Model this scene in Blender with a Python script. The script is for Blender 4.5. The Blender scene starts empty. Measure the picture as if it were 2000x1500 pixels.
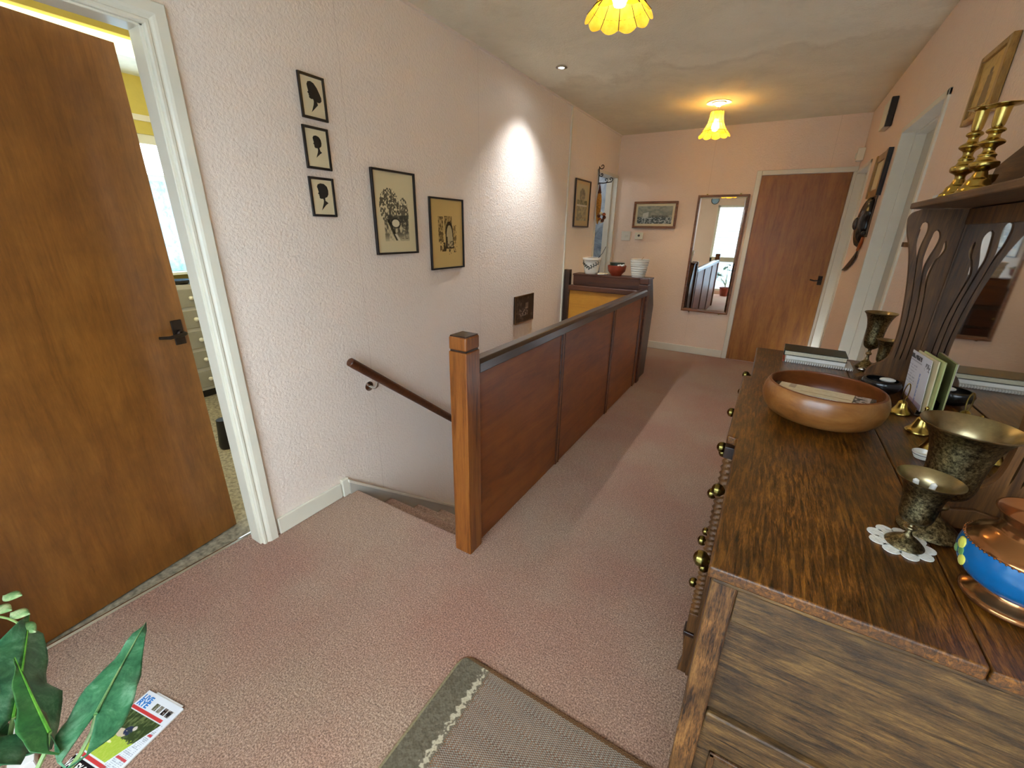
import bpy, math, random
import numpy as np
from mathutils import Vector, Matrix
PI = math.pi
S = bpy.context.scene
COL = S.collection

# ------------------------------------------------------------------ camera, world, lights, exposure
cam = bpy.data.cameras.new('camera'); cam.sensor_width = 36; cam.lens = 14.763; cam.clip_start = 0.02
co = bpy.data.objects.new('camera', cam); COL.objects.link(co)
right = Vector((0.85684, 0.51532, 0.01625)); down = Vector((0.19105, -0.28807, -0.93836)); fwd = Vector((-0.47887, 0.80713, -0.34528))
m = Matrix.Identity(4)
for i, v in enumerate((right, -down, -fwd)):
    for j in range(3): m[j][i] = v[j]
m.translation = (0, 0, 1.41)
co.matrix_world = m; S.camera = co

w = bpy.data.worlds.new('sky'); S.world = w; w.use_nodes = True
bg = w.node_tree.nodes['Background']; bg.inputs[0].default_value = (0.72, 0.86, 1.0, 1); bg.inputs[1].default_value = 6.0
S.view_settings.view_transform = 'Standard'; S.view_settings.look = 'None'; S.view_settings.gamma = 1
S.view_settings.use_curve_mapping = False; S.view_settings.exposure = 1.42

def light(name, kind, loc, energy, color, **k):
    l = bpy.data.lights.new(name, kind); l.energy = energy; l.color = color
    for a, b in k.items(): setattr(l, a, b)
    o = bpy.data.objects.new(name, l); o.location = loc; COL.objects.link(o); return o
def portal(name, loc, rot, sx, sy):
    l = light(name, 'AREA', loc, 1, (1, 1, 1), shape='RECTANGLE', size=sx, size_y=sy)
    l.data.cycles.is_portal = True; l.rotation_euler = rot
portal('window_portal', (-0.42, -0.80, 1.05), (PI/2, 0, PI), 1.86, 2.0)
portal('bedroom_portal', (-4.55, 1.55, 1.5), (0, -PI/2, 0), 1.0, 1.7)
sp = light('ceiling_spot', 'SPOT', (-1.505, 3.13, 2.450), 36, (0.86, 0.92, 1.0), spot_size=math.radians(104), spot_blend=1.0, shadow_soft_size=0.022)
light('near_bulb', 'POINT', (-0.720, 2.0, 2.28), 70, (1.0, 0.74, 0.40), shadow_soft_size=0.03)
light('far_bulb', 'POINT', (-0.665, 4.53, 2.30), 78, (1.0, 0.74, 0.40), shadow_soft_size=0.03)
light('bedroom_lamp', 'POINT', (-3.2, 0.6, 2.0), 14, (1.0, 0.9, 0.6), shadow_soft_size=0.1)
light('bathroom_fill', 'POINT', (-2.7, 5.0, 2.1), 5.0, (0.9, 0.92, 1.0), shadow_soft_size=0.1)  # unseen fill added to brighten the bathroom, no fitting hangs there

# ------------------------------------------------------------------ materials
def srgb(r, g, b):
    f = lambda c: (c/255/12.92) if c/255 <= 0.04045 else ((c/255+0.055)/1.055)**2.4
    return (f(r), f(g), f(b), 1)
class NT:
    def __init__(s, name):
        s.m = bpy.data.materials.new(name); s.m.use_nodes = True; s.t = s.m.node_tree; s.b = s.t.nodes['Principled BSDF']; s._c = None
    def n(s, typ, ins=None, **k):
        x = s.t.nodes.new(typ)
        for a, b in k.items(): setattr(x, a, b)
        for a, b in (ins or {}).items(): s.set(x, a, b)
        return x
    def set(s, x, a, b):
        i = x.inputs[a]
        if hasattr(b, 'is_linked') or isinstance(b, bpy.types.NodeSocket): s.t.links.new(b, i)
        elif isinstance(b, bpy.types.Node): s.t.links.new(b.outputs[0], i)
        else: i.default_value = b
    def coord(s, scale=(1, 1, 1), rot=(0, 0, 0), loc=(0, 0, 0)):
        if s._c is None: s._c = s.n('ShaderNodeTexCoord')
        return s.n('ShaderNodeMapping', {'Vector': s._c.outputs['Object'], 'Scale': scale, 'Rotation': rot, 'Location': loc})
    def noise(s, v, scale, detail=4, rough=0.55, dist=0):
        return s.n('ShaderNodeTexNoise', {'Vector': v, 'Scale': scale, 'Detail': detail, 'Roughness': rough, 'Distortion': dist}).outputs['Fac']
    def ramp(s, f, stops):
        r = s.n('ShaderNodeValToRGB', {'Fac': f}); e = r.color_ramp.elements
        while len(e) < len(stops): e.new(0.5)
        for x, (p, c) in zip(e, stops): x.position = p; x.color = c if len(c) == 4 else (*c, 1)
        return r.outputs['Color']
    def mix(s, f, a, b, mode='MIX'):
        x = s.n('ShaderNodeMix', data_type='RGBA', blend_type=mode); s.set(x, 0, f)
        s.set(x, 6, a); s.set(x, 7, b); return x.outputs[2]
    def math(s, op, a, b=0.0):
        x = s.n('ShaderNodeMath', operation=op); s.set(x, 0, a); s.set(x, 1, b); return x.outputs[0]
    def bump(s, h, strength=0.3, dist=0.002):
        x = s.n('ShaderNodeBump', {'Height': h, 'Strength': strength, 'Distance': dist}); s.set(s.b, 'Normal', x.outputs[0])
    def out(s, col=None, rough=None, metal=None, **k):
        if col is not None: s.set(s.b, 'Base Color', col)
        if rough is not None: s.set(s.b, 'Roughness', rough)
        if metal is not None: s.set(s.b, 'Metallic', metal)
        for a, b in k.items(): s.set(s.b, a.replace('_', ' '), b)
        return s.m
def plain(name, c, rough=0.5, metal=0.0, var=0.06, sc=12, bump=0.0, bs=60, **k):
    t = NT(name); v = t.coord()
    lo = tuple(x*(1-var*1.5) for x in c[:3]) + (1,); hi = tuple(min(1, x*(1+var)) for x in c[:3]) + (1,)
    col = t.ramp(t.noise(v, sc), [(0.3, lo), (0.7, hi)])
    if bump: t.bump(t.noise(v, bs, 5), bump, 0.002)
    return t.out(col, rough, metal, **k)
TONE = {'orange_brown_door_veneer': 0.66, 'brown_door_veneer': 0.85, 'mahogany_panel_veneer': 0.74, 'newel_hardwood': 0.7, 'dark_oak_top': 0.72, 'weathered_oak_horizontal': 0.68, 'weathered_oak_vertical': 0.68, 'dark_oak_upright': 0.85, 'dark_oak_shelf': 0.75, 'turned_teak': 0.8, 'turned_teak_inside': 0.75, 'dark_mahogany': 0.75, 'dark_stained_rail': 0.75, 'orange_lit_panel_veneer': 0.8}
def wood(name, dark, mid, lightc, axis='z', rough=0.4, sc=9.0, stretch=14, fine=1.0, bump=0.12, blotch=0.0, coat=0.0, contrast=0.16):
    t = NT(name); tn = TONE.get(name, 1.0); dark, mid, lightc = [tuple(q*tn for q in p_[:3])+(1,) for p_ in (dark, mid, lightc)]
    k = {'x': (1.0/stretch, 1, 1), 'y': (1, 1.0/stretch, 1), 'z': (1, 1, 1.0/stretch)}[axis]
    k = tuple(a*sc for a in k)
    v = t.coord(k); f1 = t.noise(v, 1.0, 6, 0.62, 0.8)
    k2 = tuple(a*7 for a in k); f2 = t.noise(t.coord(k2), 1.0, 3, 0.7)
    f = t.math('ADD', t.math('MULTIPLY', f1, 0.72), t.math('MULTIPLY', f2, 0.28*fine + 0.0001))
    f = t.math('ADD', f, (0.28 - 0.28*fine)*0.5)
    c = t.ramp(f, [(0.5-contrast, dark), (0.5, mid), (0.5+contrast, lightc)])
    if blotch:
        b = t.ramp(t.noise(t.coord((1, 1, 1)), 7, 5, 0.65), [(0.36, (1-blotch,)*3), (0.6, (1, 1, 1))])
        c = t.mix(1.0, c, b, 'MULTIPLY')
    if bump: t.bump(f2, bump, 0.0015)
    return t.out(c, rough, 0.0, Coat_Weight=coat, Coat_Roughness=0.25)
M = {}
def wallpaper(name, base, seams=None, axis=1):
    t = NT(name); v = t.coord()
    big = t.noise(v, 1.3, 4)
    c = t.ramp(big, [(0.3, tuple(x*0.965 for x in base[:3])), (0.7, base)])
    n1 = t.n('ShaderNodeTexVoronoi', {'Vector': t.coord((1, 1, 1)), 'Scale': 80.0}, feature='SMOOTH_F1')
    n1.inputs['Smoothness'].default_value = 0.7
    h = t.math('ADD', t.noise(v, 95, 3, 0.6), t.math('MULTIPLY', t.math('SUBTRACT', 1.0, n1.outputs['Distance']), 0.45))
    if seams is not None:
        sx = t.n('ShaderNodeSeparateXYZ', {'Vector': v.outputs[0]}).outputs[axis]
        wob = t.math('MULTIPLY', t.math('SUBTRACT', t.noise(t.coord((3, 3, 2)), 1.0), 0.5), 0.012)
        fr = t.math('FRACT', t.math('DIVIDE', t.math('ADD', t.math('ADD', sx, wob), seams[0]), seams[1]))
        line = t.math('LESS_THAN', t.math('ABSOLUTE', t.math('SUBTRACT', fr, 0.5)), 0.0022/seams[1])
        c = t.mix(t.math('MULTIPLY', line, 0.22), c, (0.42, 0.28, 0.2, 1))
        h = t.math('ADD', h, t.math('MULTIPLY', line, 1.2))
    t.bump(h, 0.6, 0.006)
    return t.out(c, 0.42, 0.0)
WALLC = srgb(243, 228, 212)
M['wall_left'] = wallpaper('pink_wallpaper_left', WALLC, (0.075, 1.06))
M['wall_end'] = wallpaper('pink_wallpaper_end', srgb(240, 214, 190), (0.24, 1.06), 0)
M['wall_right'] = wallpaper('pink_wallpaper_right', srgb(238, 212, 192), (0.1, 1.06))
def ceiling_mat():
    t = NT('stained_ceiling'); v = t.coord()
    base = t.ramp(t.noise(v, 2.2, 5, 0.6, 0.6), [(0.3, srgb(232, 220, 192)), (0.65, srgb(244, 233, 206))])
    # old water stain: a wavering tide line across the ceiling, darker towards the far end
    sep = t.n('ShaderNodeSeparateXYZ', {'Vector': v.outputs[0]})
    wob = t.math('MULTIPLY', t.math('SUBTRACT', t.noise(t.coord((1.6, 1, 1)), 1.7, 6, 0.6), 0.5), 1.5)
    d = t.math('ADD', t.math('SUBTRACT', sep.outputs[1], 3.6), wob)
    zone = t.ramp(t.math('MULTIPLY', t.math('ADD', d, 1.0), 0.5), [(0.42, (1, 1, 1)), (0.485, (0.86, 0.83, 0.78)), (0.56, (0.93, 0.91, 0.87)), (0.85, (0.90, 0.87, 0.80))])
    c = t.mix(0.9, base, zone, 'MULTIPLY')
    mould = t.ramp(t.noise(v, 5.0, 8, 0.75), [(0.52, (1, 1, 1)), (0.72, (0.78, 0.76, 0.70))])
    c = t.mix(0.45, c, mould, 'MULTIPLY')
    t.bump(t.noise(v, 85, 4, 0.75), 0.7, 0.008)
    return t.out(c, 0.9)
M['ceiling'] = ceiling_mat()
def carpet_mat():
    t = NT('pink_brown_carpet'); v = t.coord()
    fine = t.noise(v, 190, 3, 0.8)
    c = t.ramp(fine, [(0.36, srgb(114, 86, 68)), (0.5, srgb(172, 140, 119)), (0.64, srgb(222, 194, 172))])
    worn = t.ramp(t.noise(v, 1.5, 3), [(0.38, srgb(242, 202, 182)), (0.62, srgb(250, 244, 226))])
    c = t.mix(0.75, c, worn, 'MULTIPLY')
    tuft = t.ramp(t.noise(v, 38, 4, 0.6), [(0.35, (0.88, 0.86, 0.85)), (0.65, (1, 1, 1))])
    c = t.mix(0.8, c, tuft, 'MULTIPLY')
    t.bump(t.math('ADD', fine, t.math('MULTIPLY', t.noise(v, 45, 2), 0.8)), 0.9, 0.006)
    return t.out(c, 1.0, 0.0, Sheen_Weight=0.25, Sheen_Roughness=0.5)
M['carpet'] = carpet_mat()
M['paint'] = plain('cream_gloss_paint', srgb(226, 219, 200), 0.32, var=0.03, sc=5, bump=0.08, bs=30)
M['paint_cool'] = plain('white_gloss_paint', srgb(228, 224, 204), 0.34, var=0.03, sc=5)
M['paint_grey'] = plain('dull_grey_white_paint', srgb(190, 186, 172), 0.45, var=0.04, sc=5)
M['veneer'] = wood('orange_brown_door_veneer', srgb(116, 68, 20), srgb(148, 92, 32), srgb(168, 110, 44), 'z', 0.36, 24, 9, 1.2, 0.06, 0.2, 0.3, 0.22)
M['veneer_far'] = wood('brown_door_veneer', srgb(128, 72, 20), srgb(168, 106, 38), srgb(188, 126, 52), 'z', 0.42, 22, 9, 1.0, 0.06, 0.1, 0.12, 0.2)
M['panel'] = wood('mahogany_panel_veneer', srgb(108, 48, 6), srgb(158, 82, 16), srgb(184, 104, 26), 'y', 0.42, 9, 7, 0.6, 0.04, 0.15, 0.12, 0.2)
M['panel_x'] = wood('orange_lit_panel_veneer', srgb(180, 112, 24), srgb(222, 152, 44), srgb(236, 172, 62), 'x', 0.4, 9, 7, 0.6, 0.04, 0.1, 0.3, 0.2)  # orange light falling on the plywood is put into this base colour
M['newel'] = wood('newel_hardwood', srgb(104, 50, 12), srgb(164, 94, 32), srgb(186, 116, 46), 'z', 0.36, 26, 14, 1.0, 0.05, 0.1, 0.2)
M['darkrail'] = wood('dark_stained_rail', srgb(34, 17, 11), srgb(58, 31, 21), srgb(84, 50, 34), 'y', 0.3, 26, 14, 1, 0.05, 0, 0.4)
M['darkwood'] = wood('dark_mahogany', srgb(52, 22, 8), srgb(92, 48, 22), srgb(118, 68, 36), 'x', 0.42, 18, 12, 1, 0.05, 0.1, 0.1)
M['oak_top'] = wood('dark_oak_top', srgb(40, 20, 4), srgb(118, 70, 20), srgb(176, 116, 40), 'y', 0.3, 170, 12, 1.2, 0.35, 0.5, 0.2, 0.13)
M['oak_side'] = wood('weathered_oak_horizontal', srgb(34, 21, 8), srgb(108, 76, 36), srgb(160, 120, 62), 'x', 0.5, 85, 9, 1.5, 0.6, 0.6, 0.05, 0.15)
M['oak_stile'] = wood('weathered_oak_vertical', srgb(42, 24, 10), srgb(134, 88, 42), srgb(176, 124, 66), 'z', 0.5, 80, 8, 1.8, 0.6, 0.7, 0.05, 0.13)
M['oak_dark'] = wood('dark_oak_upright', srgb(54, 30, 10), srgb(104, 66, 28), srgb(140, 94, 44), 'z', 0.55, 50, 16, 1, 0.15, 0.15, 0.0)
M['oak_shelf'] = wood('dark_oak_shelf', srgb(68, 42, 18), srgb(110, 72, 36), srgb(140, 96, 52), 'y', 0.5, 50, 16, 1, 0.12, 0.15, 0.05)
M['oak_black'] = wood('blackened_oak', srgb(22, 12, 8), srgb(50, 30, 19), srgb(76, 48, 30), 'z', 0.38, 34, 10, 1, 0.2, 0.2, 0.3)
M['bowl'] = wood('turned_teak', srgb(118, 68, 26), srgb(166, 106, 50), srgb(194, 134, 72), 'x', 0.33, 16, 4, 0.5, 0.03, 0.15, 0.35, 0.2)
M['bowl_in'] = wood('turned_teak_inside', srgb(92, 42, 14), srgb(134, 70, 28), srgb(156, 90, 42), 'x', 0.4, 16, 4, 0.5, 0.03, 0.1, 0.2, 0.2)
M['brass'] = plain('old_brass', srgb(190, 164, 88), 0.24, 1.0, 0.18, 25)
M['brass_dark'] = plain('tarnished_brass', srgb(128, 108, 66), 0.3, 1.0, 0.3, 40, 0.15, 120)
M['knob'] = plain('dark_brass_knob', srgb(124, 110, 58), 0.26, 1.0, 0.18, 60)
def engraved():
    t = NT('engraved_pewter_brass'); v = t.coord()
    f = t.noise(v, 170, 5, 0.8)
    c = t.ramp(f, [(0.38, srgb(48, 43, 30)), (0.5, srgb(112, 101, 72)), (0.66, srgb(176, 162, 120))])
    t.bump(f, 0.5, 0.002)
    return t.out(c, 0.3, 1.0)
M['engraved'] = engraved()
M['pewter'] = plain('worn_pewter_brass', srgb(150, 136, 102), 0.3, 1.0, 0.2, 40)
M['iron'] = plain('blackened_iron', srgb(52, 42, 36), 0.42, 0.8, 0.2, 40, 0.2, 90)
M['chrome'] = plain('brushed_steel', srgb(200, 198, 192), 0.22, 1.0, 0.03)
M['black'] = plain('black_frame', srgb(22, 20, 20), 0.35, 0, 0.1)
M['blackbowl'] = plain('black_lacquer', srgb(24, 25, 27), 0.22, 0, 0.1)
M['white'] = plain('white_ceramic', srgb(232, 228, 214), 0.22, 0, 0.02)
M['paper'] = plain('aged_paper', srgb(222, 208, 168), 0.7, 0, 0.03, 6)
M['paper_tan'] = plain('tan_mount', srgb(206, 176, 112), 0.7, 0, 0.04, 6)
M['paper_white'] = plain('white_paper', srgb(236, 234, 228), 0.6, 0, 0.02)
M['page'] = plain('page_edges', srgb(214, 206, 180), 0.8, 0, 0.08, 200)
M['green_book'] = plain('dark_green_leatherette', srgb(26, 40, 30), 0.32, 0, 0.1, 60, 0.1, 200)
M['ink'] = plain('black_card', srgb(20, 19, 16), 0.6, 0, 0.05)
M['goldframe'] = wood('gilt_frame', srgb(110, 78, 32), srgb(158, 118, 56), srgb(186, 146, 80), 'z', 0.35, 40, 5)
M['brownframe'] = wood('brown_frame', srgb(84, 48, 24), srgb(122, 76, 42), srgb(146, 96, 56), 'x', 0.4, 40, 6)
M['terracotta'] = plain('terracotta_glaze', srgb(150, 62, 38), 0.35, 0, 0.12, 30)
M['soil'] = plain('dry_soil', srgb(74, 48, 34), 0.95, 0, 0.3, 60, 0.6, 120)
M['green_foil'] = plain('dark_green_tin', srgb(30, 44, 26), 0.35, 0, 0.2, 50)
M['leaf'] = None
def leaf_mat(name, a, b, cc):
    t = NT(name); v = t.coord()
    c = t.ramp(t.noise(v, 22, 5, 0.7, 0.4), [(0.35, a), (0.52, b), (0.72, cc)])
    m = t.out(c, 0.32, 0.0); 
    t.b.inputs['Transmission Weight'].default_value = 0.0
    t.b.inputs['Subsurface Weight'].default_value = 0.0
    tr = t.n('ShaderNodeBsdfTranslucent', {'Color': c}); mx = t.n('ShaderNodeMixShader', {0: 0.22})
    t.t.links.new(t.b.outputs[0], mx.inputs[1]); t.t.links.new(tr.outputs[0], mx.inputs[2])
    t.t.links.new(mx.outputs[0], t.t.nodes['Material Output'].inputs[0]); return m
M['curtain'] = leaf_mat('pale_blue_net_curtain', srgb(140, 192, 226), srgb(176, 214, 236), srgb(206, 230, 242))
M['leaf'] = leaf_mat('glossy_green_leaf', srgb(38, 98, 62), srgb(72, 136, 92), srgb(136, 184, 146))
M['leaf2'] = leaf_mat('deep_green_leaf', srgb(34, 88, 42), srgb(54, 112, 54), srgb(90, 144, 76))
M['leafmid'] = leaf_mat('yellow_green_midrib', srgb(70, 132, 44), srgb(96, 156, 52), srgb(120, 178, 70))
M['leaf_pale'] = leaf_mat('variegated_leaf', srgb(90, 140, 84), srgb(140, 176, 112), srgb(206, 214, 160))
M['stem'] = leaf_mat('pale_green_stem', srgb(120, 152, 84), srgb(146, 176, 104), srgb(170, 194, 126))
def mirror_mat():
    t = NT('mirror_silvering'); t.set(t.b, 'Metallic', 1.0)
    return t.out((0.86, 0.87, 0.85, 1), 0.015, 1.0)
M['mirror'] = mirror_mat()
def mirror_old():
    t = NT('old_mirror_silvering')
    return t.out((0.62, 0.60, 0.56, 1), 0.03, 1.0)
M['mirror_old'] = mirror_old()
def glass_mat():
    t = NT('window_glass'); 
    g = t.n('ShaderNodeBsdfGlossy', {'Roughness': 0.0}); tr = t.n('ShaderNodeBsdfTransparent'); mx = t.n('ShaderNodeMixShader', {0: 0.06})
    t.t.links.new(tr.outputs[0], mx.inputs[1]); t.t.links.new(g.outputs[0], mx.inputs[2]); t.t.links.new(mx.outputs[0], t.t.nodes['Material Output'].inputs[0])
    return t.m
M['glass'] = glass_mat()
def emit(name, c, s):
    t = NT(name); t.set(t.b, 'Emission Color', c); t.set(t.b, 'Emission Strength', s); return t.out(c, 0.5)
M['led'] = emit('led_lens', (0.85, 0.93, 1, 1), 60)
M['bulb'] = emit('warm_bulb', (1.0, 0.86, 0.5, 1), 24)
M['tube'] = emit('fluorescent_tube', (1.0, 0.95, 0.5, 1), 1.0)
def capiz():
    t = NT('amber_capiz_shell'); v = t.coord()
    c = t.ramp(t.noise(v, 26, 4), [(0.3, srgb(236, 164, 30)), (0.7, srgb(255, 206, 76))])
    d = t.n('ShaderNodeBsdfTranslucent', {'Color': c}); e = t.n('ShaderNodeEmission', {'Color': c, 'Strength': 0.3})
    t.set(t.b, 'Base Color', c); t.set(t.b, 'Roughness', 0.3)
    mx = t.n('ShaderNodeMixShader', {0: 0.45}); t.t.links.new(t.b.outputs[0], mx.inputs[1]); t.t.links.new(d.outputs[0], mx.inputs[2])
    ad = t.n('ShaderNodeAddShader'); t.t.links.new(mx.outputs[0], ad.inputs[0]); t.t.links.new(e.outputs[0], ad.inputs[1])
    tp = t.n('ShaderNodeBsdfTransparent', {'Color': (1, .82, .4, 1)}); m2 = t.n('ShaderNodeMixShader', {0: 0.22}); t.t.links.new(ad.outputs[0], m2.inputs[1]); t.t.links.new(tp.outputs[0], m2.inputs[2])
    t.t.links.new(m2.outputs[0], t.t.nodes['Material Output'].inputs[0]); return t.m
M['capiz'] = capiz()
def vcol(name, rough=0.6):
    t = NT(name); a = t.n('ShaderNodeVertexColor', layer_name='Col'); t.set(t.b, 'Base Color', a.outputs[0]); return t.out(None, rough)
M['print'] = vcol('printed_colours', 0.5)
M['print_gloss'] = vcol('glossy_print', 0.25)
M['pilefab'] = vcol('woven_mat_fibres', 1.0)
M['copper'] = plain('copper_lustre', srgb(158, 108, 66), 0.16, 0.9, 0.08, 20)
M['blue'] = plain('cobalt_blue_glaze', srgb(6, 88, 142), 0.18, 0, 0.08, 18)
M['yel_flower'] = plain('yellow_enamel', srgb(206, 200, 84), 0.3)
M['grn_flower'] = plain('green_enamel', srgb(96, 140, 76), 0.3)
M['lace'] = plain('white_crochet', srgb(226, 224, 212), 0.9, 0, 0.06, 200, 0.6, 300)
M['marble'] = None
def marble():
    t = NT('blue_grey_marble_tile'); v = t.coord()
    c = t.ramp(t.noise(v, 4, 6, 0.65, 1.2), [(0.3, srgb(88, 97, 106)), (0.6, srgb(190, 196, 198)), (0.75, srgb(214, 216, 214))]); return t.out(c, 0.3)
M['marble'] = marble()
M['yellow_wall'] = plain('yellow_bedroom_paint', srgb(206, 186, 92), 0.7, 0, 0.04)
M['white_ceiling'] = plain('white_bedroom_ceiling', srgb(220, 222, 210), 0.8)
M['bed_floor'] = plain('patterned_bedroom_carpet', srgb(150, 140, 118), 0.95, 0, 0.35, 45, 0.4, 90)

M['grey_chest'] = plain('grey_painted_chest', srgb(150, 146, 132), 0.5)
M['wax'] = plain('white_wax', srgb(232, 230, 220), 0.5)
M['ochre'] = plain('dried_maize_ochre', srgb(188, 128, 40), 0.7, 0, 0.3, 60, 0.5, 90)
M['maroon'] = plain('dried_flower_brown', srgb(92, 44, 26), 0.8, 0, 0.4, 60)
M['orange_leather'] = plain('tan_leather', srgb(166, 84, 36), 0.5, 0, 0.12, 20, 0.2, 80)
M['clad'] = plain('white_cladding', srgb(150, 160, 168), 0.6, 0, 0.03)
M['cable'] = plain('white_plastic', srgb(226, 218, 200), 0.4, 0, 0.02)
M['lead'] = plain('dark_wire', srgb(60, 48, 20), 0.5, 0.3)

# ------------------------------------------------------------------ mesh builder
def soft(prof, it=2):
    """round a turned profile off by cutting its corners"""
    for _ in range(it):
        out = [prof[0]]
        for (a, b), (c, d) in zip(prof, prof[1:]): out += [(a*.78+c*.22, b*.78+d*.22), (a*.22+c*.78, b*.22+d*.78)]
        prof = out+[prof[-1]]
    return prof
class MB:
    def __init__(s): s.v = []; s.f = []
    def add(s, vs, fs):
        k = len(s.v); s.v += [tuple(p) for p in vs]; s.f += [tuple(i+k for i in f) for f in fs]; return s
    def box(s, x0, x1, y0, y1, z0, z1):
        x0, x1 = min(x0, x1), max(x0, x1); y0, y1 = min(y0, y1), max(y0, y1); z0, z1 = min(z0, z1), max(z0, z1)
        return s.add([(x0,y0,z0),(x1,y0,z0),(x1,y1,z0),(x0,y1,z0),(x0,y0,z1),(x1,y0,z1),(x1,y1,z1),(x0,y1,z1)],
                     [(0,3,2,1),(4,5,6,7),(0,1,5,4),(1,2,6,5),(2,3,7,6),(3,0,4,7)])
    def prism(s, poly, axis, a, b):
        # polygon (p,q) extruded along an axis from a to b; p,q follow the remaining axes in order
        def P(p, q, r): return {'x': (r, p, q), 'y': (p, r, q), 'z': (p, q, r)}[axis]
        n = len(poly); vs = [P(p, q, a) for p, q in poly] + [P(p, q, b) for p, q in poly]
        area = sum(poly[i][0]*poly[(i+1) % n][1]-poly[(i+1) % n][0]*poly[i][1] for i in range(n))
        flip = (area > 0) != (axis == 'y')
        if b < a: flip = not flip
        f0 = tuple(range(n)); f1 = tuple(range(n, 2*n))
        fs = [f0[::-1] if flip else f0, f1 if flip else f1[::-1]]
        for i in range(n):
            j = (i+1) % n; q = (i, j, n+j, n+i); fs.append(q if flip else q[::-1])
        return s.add(vs, fs)
    def lathe(s, prof, c=(0, 0, 0), seg=32, axis='z', cap=True, scallop=None):
        vs = []; n = len(prof)
        for (r, h) in prof:
            for k in range(seg):
                a = 2*PI*k/seg; x, y = r*math.cos(a), r*math.sin(a)
                p = {'z': (x, y, h), 'x': (h, x, y), 'y': (y, h, x)}[axis]
                vs.append((c[0]+p[0], c[1]+p[1], c[2]+p[2]))
        fs = []
        for i in range(n-1):
            for k in range(seg):
                l = (k+1) % seg; fs.append((i*seg+k, i*seg+l, (i+1)*seg+l, (i+1)*seg+k))
        if cap:
            fs.append(tuple(range(seg))[::-1]); fs.append(tuple((n-1)*seg+k for k in range(seg)))
        return s.add(vs, fs)
    def tube(s, pts, r, seg=10, cap=True, closed=False):
        pts = [Vector(p) for p in pts]; n = len(pts); rr = r if isinstance(r, (list, tuple)) else [r]*n
        up = None; vs = []
        for i, p in enumerate(pts):
            if closed: d = pts[(i+1) % n]-pts[i-1]
            else: d = pts[min(i+1, n-1)]-pts[max(i-1, 0)]
            d.normalize()
            if up is None: up = d.orthogonal().normalized()
            up = (up-d*up.dot(d)).normalized(); b = d.cross(up)
            for k in range(seg):
                a = 2*PI*k/seg; vs.append(p+(up*math.cos(a)+b*math.sin(a))*rr[i])
        fs = []
        for i in range(n if closed else n-1):
            j = (i+1) % n
            for k in range(seg):
                l = (k+1) % seg; fs.append((i*seg+k, i*seg+l, j*seg+l, j*seg+k))
        if cap and not closed:
            fs.append(tuple(range(seg))[::-1]); fs.append(tuple((n-1)*seg+k for k in range(seg)))
        return s.add(vs, fs)
    def ball(s, c, r, seg=14, rings=9, sc=(1, 1, 1)):
        vs = [(c[0], c[1], c[2]-r*sc[2])]; fs = []
        for i in range(1, rings):
            t = PI*i/rings
            for k in range(seg):
                a = 2*PI*k/seg; vs.append((c[0]+r*sc[0]*math.sin(t)*math.cos(a), c[1]+r*sc[1]*math.sin(t)*math.sin(a), c[2]-r*sc[2]*math.cos(t)))
        vs.append((c[0], c[1], c[2]+r*sc[2])); L = len(vs)-1
        for k in range(seg):
            l = (k+1) % seg; fs.append((0, 1+l, 1+k)); fs.append((L, L-seg+k, L-seg+l))
            for i in range(rings-2): a = 1+i*seg; fs.append((a+k, a+l, a+seg+l, a+seg+k))
        return s.add(vs, fs)
    def grid(s, fn, nu, nv):
        vs = [fn(i/nu, j/nv) for j in range(nv+1) for i in range(nu+1)]
        fs = [(j*(nu+1)+i, j*(nu+1)+i+1, (j+1)*(nu+1)+i+1, (j+1)*(nu+1)+i) for j in range(nv) for i in range(nu)]
        return s.add(vs, fs)
    def xf(s, mat):
        s.v = [tuple(mat @ Vector(p)) for p in s.v]; return s

def root_of(o):
    while o.parent: o = o.parent
    return o
def build(name, mb, mat, parent=None, bevel=0.0, world=True, smooth=True, solid=0.0, subdiv=0, kind=None, seg=2):
    me = bpy.data.meshes.new(name); me.from_pydata(mb.v, [], mb.f); me.materials.append(M[mat] if isinstance(mat, str) else mat)
    if smooth:
        me.polygons.foreach_set('use_smooth', [True]*len(me.polygons)); me.set_sharp_from_angle(angle=math.radians(38))
    if parent is not None and world: me.transform(Matrix.Translation(-root_of(parent).location))
    me.update()
    o = bpy.data.objects.new(name, me); COL.objects.link(o)
    if parent is not None: o.parent = parent
    if subdiv:
        b = o.modifiers.new('subdivision', 'SUBSURF'); b.levels = b.render_levels = subdiv
    if solid:
        b = o.modifiers.new('thickness', 'SOLIDIFY'); b.thickness = solid; b.offset = 0
    if bevel:
        b = o.modifiers.new('bevel', 'BEVEL'); b.width = bevel; b.segments = seg; b.limit_method = 'ANGLE'; b.angle_limit = math.radians(40); b.harden_normals = True
    if kind: o['kind'] = kind
    return o
def thing(name, label, cat, loc=(0, 0, 0), rz=0.0, group=None, kind=None):
    o = bpy.data.objects.new(name, None); COL.objects.link(o); o.location = loc; o.rotation_euler = (0, 0, rz); o.empty_display_size = 0.05
    if label: o['label'] = label; o['category'] = cat
    if group: o['group'] = group
    if kind: o['kind'] = kind
    return o
def solo(name, mb, mat, label, cat, group=None, **k):
    xs = np.array(mb.v); c = ((xs[:, 0].min()+xs[:, 0].max())/2, (xs[:, 1].min()+xs[:, 1].max())/2, xs[:, 2].min())
    mb.v = [(p[0]-c[0], p[1]-c[1], p[2]-c[2]) for p in mb.v]
    o = build(name, mb, mat, None, **k); o.location = c; o['label'] = label; o['category'] = cat
    if group: o['group'] = group
    return o
def struct(name, mb, mat, parent=None, **k):
    o = build(name, mb, mat, parent, **k)
    if parent is None: o['kind'] = 'structure'
    return o
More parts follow.
